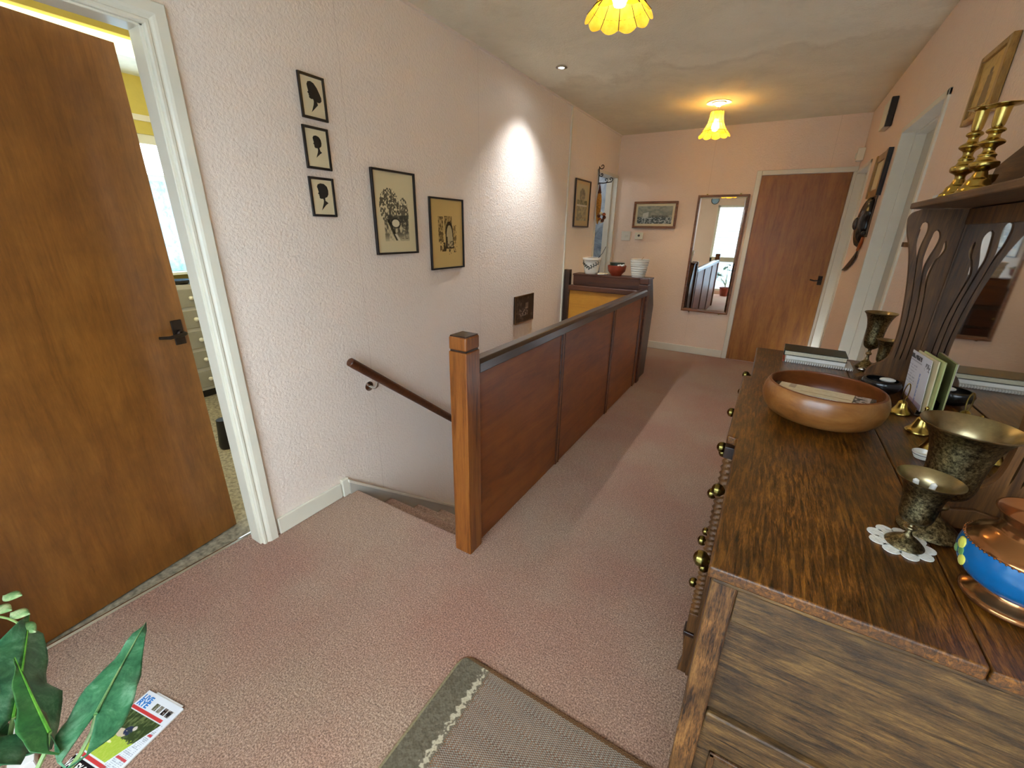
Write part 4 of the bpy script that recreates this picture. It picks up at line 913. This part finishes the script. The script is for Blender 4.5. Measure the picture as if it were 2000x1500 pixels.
# ------------------------------------------------------------------ on the shelf
SZ = 1.5145
def candlestick(label, x, y, h):
    t = thing('candlestick', label, 'candlestick', (x, y, SZ), 0, 'pair of turned brass candlesticks on the shelf'); k = h/.25
    c = (0, 0, 0)
    build('base', MB().lathe(soft([(0, 0), (.040, 0), (.041, .006), (.036, .010), (.034, .018), (.028, .022), (.024, .036), (.017, .042), (.013, .056)]), c, 8 if 'octagonal' in label else 32, cap=False), 'brass', t, world=False)
    build('stem', MB().lathe(soft([(r, z*k) for r, z in [(.013, .052), (.011, .070), (.026, .078), (.029, .084), (.029, .094), (.020, .098), (.016, .108), (.019, .114), (.011, .122), (.012, .135), (.024, .143), (.026, .148), (.022, .154), (.012, .160), (.011, .172), (.019, .178), (.018, .184), (.010, .19)]]), c, 32, cap=False), 'brass', t, world=False)
    build('socket', MB().lathe(soft([(r, z*k) for r, z in [(.010, .188), (.013, .196), (.015, .235), (.016, .243), (.034, .246), (.035, .250), (.014, .2505), (.012, .24), (.012, .22), (0, .22)]]), c, 32, cap=False), 'brass', t, world=False)
candlestick('turned brass candlestick, left and slightly shorter of the pair on the shelf', .425, 1.865, .240)
candlestick('turned brass candlestick, right of the pair on the shelf', .418, 1.672, .208)
t = thing('brass_ornament', 'tiny brass goblet standing between the two candlesticks', 'ornament', (.465, 1.78, SZ))
build('ornament_body', MB().lathe([(0, 0), (.014, 0), (.012, .005), (.004, .014), (.005, .03), (.014, .042), (.017, .058), (.012, .058), (0, .045)], (.465, 1.78, SZ), 18, cap=False), 'brass', t)
solo('white_card', MB().box(.40, .44, 1.935, 1.975, SZ, SZ+.020), 'paper_white', 'small white card box at the far end of the shelf', 'box', bevel=0.001)
t = thing('photo_frame', 'small white-edged photo frame leaning on the shelf beside the candlestick', 'photo frame', (.45, 1.49, SZ))
mm = Matrix.Translation((.442, 1.475, SZ+.003)) @ Matrix.Rotation(math.radians(38), 4, 'Y')
build('frame', MB().box(-.004, .004, -.06, .06, 0, .010).box(-.004, .004, -.06, .06, .062, .072).box(-.004, .004, -.06, -.05, .01, .062).box(-.004, .004, .05, .06, .01, .062).xf(mm), 'paper_white', t, bevel=0.001)
build('photo', MB().box(-.001, .002, -.05, .05, .01, .062).xf(mm), 'curtain', t)

# ------------------------------------------------------------------ things standing on the sideboard
T2 = T+.0005
def thing_at(name, label, cat, x, y, **k): return thing(name, label, cat, (x, y, T2), **k)
t = thing_at('wooden_bowl', 'large shallow turned wooden bowl holding a leaflet', 'bowl', .196, 1.437)
R_ = 1.0
outer = [(0, 0), (.085, 0), (.092, .004), (.126, .014), (.143, .033), (.151, .056), (.151, .076), (.146, .094), (.141, .103)]
inner = [(.141, .103), (.137, .1055), (.132, .103), (.139, .078), (.140, .060), (.134, .040), (.108, .022), (.07, .013), (0, .010)]
build('bowl_body', MB().lathe(soft(outer), (0, 0, 0), 64, cap=False), 'bowl', t, world=False)
build('bowl_hollow', MB().lathe(soft(inner), (0, 0, 0), 64, cap=False), 'bowl_in', t, world=False)
def leaflet(u, v):
    n = fbm(u, v, 20, 41); c = flatc(u, (226, 208, 172)); c = lay(c, (n > .55)*.25, (196, 164, 120)); c = lay(c, (u < .07)*.9, (60, 44, 34)); c = lay(c, ((u > .16) & (u < .24) & (v > .5))*.6, (150, 130, 120))
    c = lay(c, (u > .80)*.9, (62, 52, 46)); c = lay(c, ((u > .82) & (u < .96) & (n > .48))*.8, (214, 196, 184)); c = lay(c, ((np.abs(v-.35) < .02) & (u > .3) & (u < .8))*.5, (150, 120, 90)); return c
t = thing('leaflet', 'long cream printed leaflet with a photo strip lying inside the wooden bowl', 'leaflet', (.21, 1.45, T2+.03))
# lies across the bowl, tilted on its wall
Lc = Vector((.186, 1.412, T2+.086)); ua = Vector((.236, -.050, .004)); va = Vector((.016, .070, .004))
nrm = ua.cross(va).normalized()
O_ = Lc-ua/2-va/2
def slab(O, U_, V_, h):
    n_ = U_.cross(V_).normalized()*h; p = [O, O+U_, O+U_+V_, O+V_]; return MB().add([tuple(q) for q in p]+[tuple(q+n_) for q in p], [(0, 3, 2, 1), (4, 5, 6, 7), (0, 1, 5, 4), (1, 2, 6, 5), (2, 3, 7, 6), (3, 0, 4, 7)])
build('folded_pages', slab(O_-nrm*.008, ua, va, .0075), 'paper_white', t)
painted('cover_print', leaflet, O_, ua, va, 100, 30, 'print_gloss', t)
# books
t = thing_at('spiral_notebook', 'white spiral-bound notebook at the bottom of the small stack', 'notebook', .235, 2.13)
def rot(cx, cy, a): return Matrix.Translation((cx, cy, 0)) @ Matrix.Rotation(a, 4, 'Z')
bm_ = rot(.232, 2.130, -.02)
build('pages', MB().box(-.118, .122, -.062, .066, T2, T2+.010).xf(bm_), 'paper_white', t, bevel=0.001)
build('red_cover_edge', MB().box(-.120, -.112, -.063, .067, T2+.0015, T2+.0105).xf(bm_), 'terracotta', t)
for k in range(30): build('spiral_loop', MB().tube([(bm_ @ Vector((-.112+k*.0079, -.064+.0055*math.cos(a), T2+.0062+.0055*math.sin(a)))) for a in [i*2*PI/8 for i in range(8)]], .0009, 4, closed=True), 'chrome', t)
t = thing('white_notepad', 'thick white notepad between the green book and the spiral notebook', 'notepad', (.235, 2.14, T2+.012))
bm_ = rot(.222, 2.140, -.03)
build('pages', MB().box(-.098, .105, -.062, .062, T2+.012, T2+.026).xf(bm_), 'paper_white', t, bevel=0.001)
t = thing('green_book', 'dark green hardback book lying on top of the stack', 'book', (.235, 2.15, T2+.027))
bm_ = rot(.222, 2.147, -.03)
build('cover', MB().box(-.108, .110, -.066, .066, T2+.0265, T2+.0290).box(-.108, .110, -.066, .066, T2+.0445, T2+.0475).xf(bm_), 'green_book', t, bevel=0.001)
build('spine', MB().box(-.110, -.106, -.066, .066, T2+.0265, T2+.0475).xf(bm_), 'green_book', t, bevel=0.001)
build('pages', MB().box(-.106, .106, -.063, .063, T2+.0290, T2+.0445).xf(bm_), 'page', t)

def goblet(name, label, x, y, h, rr, rb, mat='engraved', tilt=None):
    t = thing_at(name, label, 'goblet', x, y, group='engraved brass goblets on the sideboard')
    k = h; r = rr
    build('foot', MB().lathe(soft([(0, 0), (rb, 0), (rb*1.02, .012*k), (rb*.92, .035*k), (rb*.72, .075*k), (rb*.46, .115*k), (rb*.25, .145*k), (rb*.16, .19*k), (rb*.15, .235*k)], 1), (0, 0, 0), 40, cap=False), 'pewter' if mat != 'engraved' else mat, t, world=False)
    build('stem_knop', MB().lathe(soft([(rb*.15, .23*k), (rb*.30, .245*k), (rb*.33, .262*k), (rb*.30, .278*k), (rb*.16, .292*k), (rb*.17, .33*k), (rb*.24, .345*k)], 1), (0, 0, 0), 28, cap=False), 'pewter', t, world=False)
    build('cup', MB().lathe(soft([(rb*.22, .34*k), (r*.34, .365*k), (r*.49, .41*k), (r*.545, .48*k), (r*.56, .62*k), (r*.61, .76*k), (r*.72, .88*k), (r*.86, .955*k), (r*.99, .992*k)], 1), (0, 0, 0), 48, cap=False), mat, t, world=False)
    build('cup_lining', MB().lathe(soft([(r*.98, .985*k), (r, 1.0*k), (r*.985, 1.003*k), (r*.84, .95*k), (r*.69, .88*k), (r*.58, .76*k), (r*.53, .62*k), (r*.51, .48*k), (r*.44, .42*k), (0, .40*k)], 1), (0, 0, 0), 48, cap=False), 'pewter', t, world=False)
    return t
goblet('goblet', 'tallest dark engraved brass goblet with flared rim, behind the far dresser upright', .402, 2.165, .226, .053, .032)
goblet('goblet', 'small brass goblet tucked behind the far dresser upright next to the tall one', .427, 2.065, .140, .034, .022)
goblet('goblet', 'big wide-rimmed dark engraved goblet in the middle of the sideboard', .338, .945, .213, .066, .045)
t = goblet('goblet', 'small brass goblet holding white candle stubs, standing on the lace doily', .291, .872, .133, .044, .027)
for k, (dx, dy, tl) in enumerate(((.003, 0, .08), (-.010, .004, -.12))):
    mm = Matrix.Translation((.291+dx, .872+dy, T2+.080)) @ Matrix.Rotation(tl, 4, 'Y')
    solo('candle_stub', MB().lathe([(0, 0), (.004, 0), (.0042, .045), (.001, .048)], (0, 0, 0), 10, cap=False).xf(mm), 'wax', ('upright white candle stub inside the small goblet', 'tilted white candle stub leaning inside the small goblet')[k], 'candle')
t = thing_at('lace_doily', 'small white crocheted lace doily with petal edge under the goblet', 'doily', .287, .874)
def petal(cx, cy, a):
    mb = MB(); n = 16; pts = []
    for i in range(n):
        q = 2*PI*i/n; px = .017*math.cos(q); py = .0128*math.sin(q)*(1+.15*math.cos(q)); pts.append((cx+.031*math.cos(a)+px*math.cos(a)-py*math.sin(a), cy+.031*math.sin(a)+px*math.sin(a)+py*math.cos(a)))
    return mb.prism(pts, 'z', T2, T2+.0012)
for k in range(9): build('petal', petal(.287, .874, 2*PI*k/9), 'lace', t)
build('doily_centre', MB().lathe([(0, 0), (.030, 0), (.030, .0014), (0, .0014)], (.287, .874, T2), 24, cap=False), 'lace', t)
bpy.data.objects['goblet.003'].location.z += .0014
# black bowl with pebble
t = thing_at('black_bowl', 'small round black lacquered bowl with a white pebble in it', 'bowl', .398, 1.830)
build('bowl_body', MB().lathe([(0, 0), (.030, 0), (.042, .006), (.054, .020), (.057, .033), (.052, .044), (.044, .046), (.048, .032), (.040, .018), (0, .010)], (0, 0, 0), 40, cap=False), 'blackbowl', t, world=False)
solo('white_pebble', MB().ball((.412, 1.832, T2+.046), .015, 14, 8, (1.5, .8, .5)), 'wax', 'smooth white oval pebble in the black bowl', 'pebble')
# glass trinket
t = thing_at('glass_trinket', 'tiny clear glass animal trinket with brass feet beside the books', 'ornament', .375, 2.03)
build('trinket_body', MB().ball((.375, 2.03, T2+.022), .012, 12, 8, (1.4, .8, .8)), 'chrome', t)
for k in range(3): build('leg', MB().tube([(.375, 2.03, T2+.016), (.375+.016*math.cos(k*2.1), 2.03+.016*math.sin(k*2.1), T2)], .0025, 6), 'brass', t)
# letters in a rack
t = thing_at('letter_rack', 'brown wooden letter rack behind the bells', 'letter rack', .455, 1.725)
build('rack_base', MB().box(.452, .480, 1.63, 1.80, T2, T2+.006), 'oak_black', t, bevel=0.002)
build('rack_front', MB().box(.452, .455, 1.63, 1.80, T2+.006, T2+.022), 'oak_dark', t, bevel=0.001)
build('rack_back', MB().box(.477, .480, 1.63, 1.80, T2+.006, T2+.05), 'oak_black', t, bevel=0.001)
def letter(u, v):
    n = fbm(u, v, 24, 55); c = flatc(u, (226, 226, 236)); c = lay(c, ((v > .86) & (v < .94) & (u < .55) & (n > .35))*.9, (34, 34, 46)); c = lay(c, ((v > .80) & (v < .83) & (u < .6))*.4, (110, 110, 130))
    for k in range(7): c = lay(c, ((np.abs(v-(.72-.06*k)) < .008) & (u < .42) & (n > .4))*.45, (120, 120, 140))
    c = lay(c, ((u > .58) & (u < .66) & (v < .65) & (n > .35))*.7, (90, 120, 190)); c = lay(c, ((v < .12))*.5, (150, 110, 140)); c = lay(c, ((v > .76) & (v < .9) & (u > .72) & (n > .5))*.7, (60, 60, 70)); return c
cols = [('paper_white', 'white printed letter standing at the front of the rack'), ('paper', 'cream envelope standing second in the rack'), ('leaf_paper', 'pale green envelope at the back of the rack')]
M['leaf_paper'] = plain('pale_green_paper', srgb(196, 204, 140), 0.7)
for k in range(3):
    O = Vector((.4565+.006*k, 1.812-.022*k, T2+.0065)); U_ = Vector((.006, -.178, .006)); V_ = Vector((-.004+.002*k, .030, .152+.004*k))
    t = thing('letter', cols[k][1], 'letter', tuple(O+U_/2))
    build('sheet', slab(O, U_, V_, -.0035 if k else -.0015), cols[k][0], t)
    if k == 0: painted('print', letter, O-Vector((.0003, 0, 0)), U_, V_, 50, 80, 'print', t)
# bells
def bell(label, x, y, r, hb, loop, skirt):
    t = thing_at('hand_bell', label, 'bell', x, y, group='little brass bells on the sideboard')
    build('bell_body', MB().lathe(soft([(0, .001), (r, .0), (r*1.0, .004), (r*.82, .010), (r*.66, hb*.35), (r*.50, hb*.62), (r*.42, hb*.85), (r*.25, hb*.97), (.003, hb)], 1), (0, 0, 0), 28, cap=False), 'brass', t, world=False)
    if loop: build('loop_handle', MB().tube([(.006*math.sin(i*2*PI/20), 0, hb+.026-.028*math.cos(i*2*PI/20)) for i in range(20)], .0016, 6, closed=True), 'brass', t, world=False)
    else: build('handle', MB().lathe(soft([(.004, hb-.002), (.003, hb+.008), (.006, hb+.012), (.003, hb+.018), (.0055, hb+.026), (0, hb+.031)], 1), (0, 0, 0), 14, cap=False), 'brass', t, world=False)
bell('small bright brass hand bell with tall loop handle, in front of the letters', .418, 1.628, .027, .042, True, 0)
bell('round silvery brass bell with knob handle, second from the letters', .434, 1.487, .031, .046, False, 0)
bell('plain brass bell beside the white ceramic ring, nearest the big goblet', .433, 1.365, .024, .052, False, 0)
t = thing_at('white_ceramic_ring', 'small white-rimmed ceramic dish with a dark line beside the bells', 'dish', .402, 1.298)
build('dish', MB().lathe([(0, 0), (.015, 0), (.020, .010), (.0215, .016), (.0195, .0165), (.016, .006), (0, .004)], (0, 0, 0), 28, cap=False), 'white', t, world=False)
build('dark_line', MB().tube([(.0205*math.cos(i*2*PI/28), .0205*math.sin(i*2*PI/28), .0115) for i in range(28)], .0008, 5, closed=True), 'black', t, world=False)
t = thing_at('blue_saucer', 'pale blue and white saucer edge behind the big goblet', 'saucer', .44, 1.10)
build('saucer', MB().lathe([(0, 0), (.018, 0), (.034, .012), (.033, .014), (.016, .004), (0, .003)], (0, 0, 0), 32, cap=False), 'white', t, world=False)
build('blue_underside', MB().lathe([(.019, .0), (.0345, .0115)], (0, 0, -.0006), 32, cap=False), 'blue', t, world=False)
# lustre jug
t = thing_at('lustre_jug', 'round copper lustre jug with a bright blue band and raised yellow flowers', 'jug', .395, .790)
build('foot', MB().lathe(soft([(0, 0), (.052, 0), (.056, .004), (.055, .010), (.046, .016), (.040, .022), (.038, .026)], 2), (0, 0, 0), 48, cap=False), 'copper', t, world=False)
build('blue_band', MB().lathe(soft([(.038, .025), (.058, .036), (.069, .050), (.074, .066), (.0735, .080), (.070, .092)], 2), (0, 0, 0), 56, cap=False), 'blue', t, world=False)
build('shoulder', MB().lathe(soft([(.070, .092), (.0705, .094), (.064, .104), (.055, .111), (.047, .117), (.044, .125), (.046, .136), (.052, .146), (.055, .149), (.0515, .149), (.044, .138), (.040, .125), (0, .11)], 2), (0, 0, 0), 56, cap=False), 'copper', t, world=False)
bd = MB()
for i in range(72): a = 2*PI*i/72; bd.ball((.0712*math.cos(a), .0712*math.sin(a), .0925), .0016, 6, 4)
build('beading', bd, 'copper', t, world=False, kind='stuff')
for (a_, z_, r_, mt) in ((2.62, .080, .010, 'yel_flower'), (2.70, .070, .008, 'grn_flower'), (2.80, .060, .009, 'yel_flower'), (2.50, .066, .007, 'grn_flower')):
    a = a_+.55; build('flower', MB().ball((.0725*math.cos(a), .0725*math.sin(a), z_), r_, 10, 6, (.35, 1, 1)), mt, t, world=False)
build('handle', MB().tube([(.050, .0, .143), (.075, .0, .145), (.095, .0, .12), (.092, .0, .08), (.068, 0, .055)], [.006, .007, .007, .006, .005], 10), 'copper', t, world=False)

# ------------------------------------------------------------------ mat
MX0, MX1, MY0, MY1 = -.672, .0, .05, .838
def matcol(u, v):
    x = u*(MX1-MX0); y = v*(MY1-MY0); n = fbm(u, v, 90, 71, 2); c = flatc(u, (92, 84, 72))
    w1 = np.sin(x*2*PI/.0125+np.where((np.floor(y/.00625) % 2) > 0, PI, 0))*np.cos(y*2*PI/.0125); c = lay(c, np.clip(.5+w1*.9, 0, 1), (148, 138, 122)); c = lay(c, np.clip(-w1*1.1, 0, .8), (56, 49, 42))
    zig = .088+.006*np.abs(((y/.028) % 1)*2-1)*2
    c = lay(c, (x < zig+.026), (108, 98, 80)); c = lay(c, (x > zig-.004) & (x < zig+.014) & (n > .36), (176, 164, 136)); c = lay(c, (x < zig-.006), (90, 82, 64)); c = lay(c, (x < zig-.006)*np.clip((n-.4)*3, 0, .6), (112, 103, 84))
    c = lay(c, (y > MY1-MY0-.012), (92, 66, 38)); c = lay(c, (x < .007), (132, 120, 88)); return c
def math_h(u, v):
    x = u*(MX1-MX0); y = v*(MY1-MY0); w1 = np.sin(x*2*PI/.0125+np.where((np.floor(y/.00625) % 2) > 0, PI, 0))*np.cos(y*2*PI/.0125); return np.where(x > .11, w1*.0014, fbm(u, v, 150, 75, 2)*.002)
t = thing('door_mat', 'brown-grey woven doormat with olive pile border and cream zigzag line', 'mat', (-.33, .44, 0))
rc = .045; pts = [(MX0, MY0), (MX1, MY0), (MX1, MY1)]+[(MX0+rc-rc*math.sin(a), MY1-rc+rc*math.cos(a)) for a in [i*PI/16 for i in range(9)]]
build('mat_base', MB().prism(pts, 'z', .0005, .0095), 'brownframe', t, bevel=0.003)
def clip_painted(o, lo):
    import bmesh
    bm = bmesh.new(); bm.from_mesh(o.data); L = root_of(o).location
    kill = [v for v in bm.verts if v.co.x+L.x < MX0+rc and v.co.y+L.y > MY1-rc and (v.co.x+L.x-MX0-rc)**2+(v.co.y+L.y-MY1+rc)**2 > (rc-.004)**2]
    bmesh.ops.delete(bm, geom=kill, context='VERTS'); bm.to_mesh(o.data); bm.free()
o = painted('woven_field', matcol, (MX0+.003, MY0+.003, .0098), (MX1-MX0-.006, 0, 0), (0, MY1-MY0-.006, 0), 330, 390, 'pilefab', t, math_h); clip_painted(o, 0)

# ------------------------------------------------------------------ magazine on the floor
th = math.radians(11)
t = thing('magazine', 'folded local magazine with a rider photo cover lying on the carpet', 'magazine', (-1.452, .205, .0005), th)
MW, MH = .158, .30
def cover(u, v):
    x = u*MW; y = (1-v)*MH; n = fbm(u, v, 30, 91); n2 = fbm(u, v, 60, 95, 2); c = flatc(u, (232, 236, 240)); r = lambda a, b_, p, q: (x > a) & (x < b_) & (y > p) & (y < q)
    c = lay(c, r(.0, .135, .045, .053), (206, 66, 66))
    right_ = .145-(y-.05)*.38
    ph = (y > .055) & (y < .172) & (x < right_)
    c = lay(c, ph*1.0, (58, 72, 44)); c = lay(c, ph*np.clip((n-.45)*3, 0, .7), (120, 134, 84)); c = lay(c, ph*(y > .118+.02*(n-.5)), (172, 196, 70)); c = lay(c, ph*(y > .118)*np.clip((n2-.5)*2, 0, .3), (206, 214, 110))
    c = lay(c, ((x-.055)**2/.020**2+(y-.108)**2/.010**2 < 1), (206, 190, 160)); c = lay(c, ((x-.070)**2/.013**2+(y-.098)**2/.012**2 < 1)*(n2 > .3), (50, 58, 84)); c = lay(c, ((x-.082)**2/.006**2+(y-.088)**2/.006**2 < 1), (216, 206, 192)); c = lay(c, ((x-.045)**2/.012**2+(y-.135)**2/.003**2 < 1), (226, 226, 170))
    for k in range(4): c = lay(c, r(.068+.019*k, .083+.019*k, .018, .037), [(96, 100, 76), (130, 124, 112), (30, 24, 30), (40, 40, 44)][k]); 
    c = lay(c, r(.068, .145, .018, .037)*(n2 > .58)*.7, (196, 184, 170))
    c = lay(c, (y > .176) & (y < .184) & (x < .115), (206, 66, 66)); c = lay(c, (y > .188) & (y < .222) & (x < .1), (26, 24, 30))
    txt = (x > right_+.004) & (x < .150) & (y > .056) & ((y*1000 % 4) < 2.0) & (n2 > .42); c = lay(c, txt*.45, (110, 120, 130))
    c = lay(c, (x > right_+.004) & (x < .150) & (np.abs(y-.085) < .0035), (206, 80, 84)); c = lay(c, (x > right_+.004) & (x < .150) & (np.abs(y-.15) < .0035), (206, 80, 84)); c = lay(c, ((y > .235) & (n2 > .5))*.4, (150, 150, 156)); return c
build('pages', MB().box(0, MW, -MH, 0, 0, .006), 'paper_white', t, world=False, bevel=0.002)
build('inner_leaf', MB().box(.03, MW-.012, -.02, .006, .001, .004), 'paper_white', t, world=False)
tl = t.location.copy(); t.rotation_euler = (0, 0, 0)
painted('cover_print', cover, (tl.x, tl.y-MH, tl.z+.0063), (MW, 0, 0), (0, MH, 0), 130, 240, 'print_gloss', t)
M['mag_blue'] = plain('blue_ink', srgb(24, 120, 196), 0.5)
text('masthead', 'LIVE', .019, 'mag_blue', t, Matrix.Translation((.006, -.024, .0066)), cond=1.15)
text('masthead', 'RYE', .022, 'mag_blue', t, Matrix.Translation((.006, -.041, .0066)), cond=1.15)
text('headline', 'VALLEY CAR', .026, 'paper_white', t, Matrix.Translation((-.001, -.214, .0066)), cond=.62)
t.rotation_euler = (0, 0, th)

# small white box by the plant
t = thing('white_carton', 'small white carton lying on the carpet behind the plant stems', 'box', (-1.55, -.045, .0005), -.25)
build('carton', MB().box(-.075, .075, -.03, .022, 0, .03), 'paper_white', t, world=False, bevel=0.002)
build('carton_flap', MB().box(.0752, .077, -.028, .020, .002, .028), 'paper_white', t, world=False)

# ------------------------------------------------------------------ plants at the window
def bez(p, n=16):
    p = [Vector(q) for q in p]; out = []
    for i in range(n+1):
        s_ = i/n; q = list(p)
        while len(q) > 1: q = [q[k].lerp(q[k+1], s_) for k in range(len(q)-1)]
        out.append(q[0])
    return out
def arrow_leaf(S_, T_, width, up, lobes=.34, fold=.25, droop=.1, n=18, m_=8):
    """heart/arrow-shaped blade: S_ where the stalk joins, T_ the tip"""
    S_, T_ = Vector(S_), Vector(T_); ax = T_-S_; L = ax.length; ax.normalize(); up = Vector(up); side = ax.cross(up).normalized(); up = side.cross(ax).normalized()
    prof = [(-lobes, .0), (-lobes*.9, .34), (-lobes*.55, .74), (-.12, .95), (.0, 1.0), (.12, .98), (.3, .84), (.5, .62), (.68, .43), (.82, .27), (.93, .11), (1.0, 0)]
    def wd(s_):
        for (a, wa), (b_, wb) in zip(prof, prof[1:]):
            if a <= s_ <= b_: return wa+(wb-wa)*(s_-a)/(b_-a)
        return 0
    mb = MB()
    for sg in (-1, 1):
        def f(u, v, sg=sg):
            s_ = -lobes+(1+lobes)*v; w0 = 0.0 if s_ >= 0 else min(wd(s_)*.98, .42*(-s_/lobes)**.8*.9); ww = w0+(wd(s_)-w0)*u
            rip = .03*math.sin(v*17+sg)*u*u+.012*math.sin(v*31)*u
            p = S_+ax*(s_*L)+side*(sg*ww*width/2)+up*(-fold*(ww*width/2)+abs(ww)*0+rip*1.0*width*2-droop*L*s_*s_)
            return tuple(p)
        mb.grid(f, m_, n)
    return mb
def add_leaf(par, S_, T_, width, up, base, mat='leaf', midmat='leafmid', **k):
    lf = build('leaf', arrow_leaf(S_, T_, width, up, **k), mat, par, solid=.0012)
    ax = Vector(T_)-Vector(S_); L = ax.length; u_ = Vector(up); sd = ax.normalized().cross(u_).normalized(); u_ = sd.cross(ax.normalized())
    dr = k.get('droop', .1)
    build('midrib', MB().tube([Vector(S_)+ax*(q/10)+u_*(.0012-dr*L*(q/10)**2) for q in range(11)], [.0032*(1-.08*q) for q in range(11)], 6), midmat, lf)
    c1 = Vector(S_)*.35+Vector(base)*.65; c1.z = Vector(S_).z*.8+.02
    build('petiole', MB().tube(bez([base, (Vector(base)+Vector((0, .03, .25))), Vector(S_)-Vector((0, .04, .16)), S_], 14), [.0065-.0002*i for i in range(15)], 8), 'stem', lf)
pb = (-.88, -.42, 0)
t = thing('potted_arrowhead_plant', 'potted plant with large glossy arrow-shaped green leaves at the lower left', 'plant', pb)
build('pot', MB().lathe([(0, 0), (.085, 0), (.09, .01), (.115, .17), (.125, .175), (.125, .20), (.115, .20), (.108, .17), (0, .165)], pb, 32, cap=False), 'terracotta', t)
bs = (-.88, -.42, .16)
cv = Vector((0, 0, 1.41))
add_leaf(t, (-.975, .058, .50), (-1.145, .200, .505), .105, (.35, -.15, .9), bs, 'leaf', 'leaf_pale', fold=.18, droop=.05, lobes=.42)
add_leaf(t, (-1.115, -.028, .49), (-1.415, .073, .505), .20, (.55, .55, .55), bs, 'leaf', 'leafmid', fold=.3, droop=.06, lobes=.30)
add_leaf(t, (-.985, .000, .52), (-1.190, .004, .560), .06, (.15, .75, .5), bs, 'leaf2', 'leafmid', fold=.55, droop=-.02, lobes=.25)
add_leaf(t, (-1.06, -.09, .52), (-1.26, -.05, .44), .16, (.5, .2, .8), bs, 'leaf', 'leafmid', fold=.2)
add_leaf(t, (-.86, -.20, .62), (-.76, -.12, .62), .10, (0, -.2, 1), bs, 'leaf', 'leafmid')
add_leaf(t, (-.95, -.46, .66), (-1.00, -.56, .58), .10, (-.3, -.3, 1), bs, 'leaf', 'leafmid')
add_leaf(t, (-.80, -.38, .60), (-.70, -.30, .60), .12, (.3, 0, 1), bs, 'leaf2', 'leafmid')
add_leaf(t, (-.90, -.40, .72), (-.84, -.30, .74), .12, (0, -.3, 1), bs, 'leaf', 'leafmid')
pb2 = (-1.50, -.30, 0)
t = thing('variegated_trailing_plant', 'small-leaved variegated cream and green plant at the left edge', 'plant', pb2)
build('pot', MB().lathe([(0, 0), (.06, 0), (.085, .13), (.09, .15), (.08, .15), (.07, .13), (0, .125)], pb2, 28, cap=False), 'blackbowl', t)
sm = [((-1.545, .040, .50), (-1.49, .066, .51)), ((-1.52, .020, .495), (-1.463, .040, .50)), ((-1.455, .036, .50), (-1.402, .060, .505)), ((-1.39, .040, .50), (-1.335, .053, .495)), ((-1.56, -.02, .47), (-1.54, .02, .48)), ((-1.50, -.05, .45), (-1.46, -.02, .46)), ((-1.58, -.10, .40), (-1.62, -.08, .41))]
build('vine', MB().tube(bez([(-1.50, -.30, .12), (-1.54, -.25, .5), (-1.56, -.05, .55), (-1.50, .03, .50), (-1.38, .04, .495)], 16), .0025, 6), 'stem', t)
for a_, b_ in sm:
    A, B_ = Vector(a_), Vector(b_); ax = (B_-A); sd = ax.cross(Vector((.4, -.1, 1))).normalized()
    def f(u, v, A=A, ax=ax, sd=sd):
        w_ = math.sin(PI*v**.8)*.014; return tuple(A+ax*v+sd*(u*2-1)*w_+Vector((0, 0, -abs(u*2-1)*.003)))
    build('small_leaf', MB().grid(f, 4, 10), 'leaf_pale', t, solid=.0008)
# clock on the back wall, seen in the mirror
t = thing('wall_clock', 'round grey wall clock reflected at the top of the hall mirror', 'clock', (-1.39, BY, 2.03))
build('clock_rim', MB().lathe([(0, 0), (.085, 0), (.088, .012), (.08, .022), (.075, .014)], (-1.44, BY+.001, 2.125), 32, 'y', cap=False), 'iron', t)
build('clock_face', MB().lathe([(0, .013), (.075, .014)], (-1.44, BY+.001, 2.125), 32, 'y', cap=False), 'curtain', t)
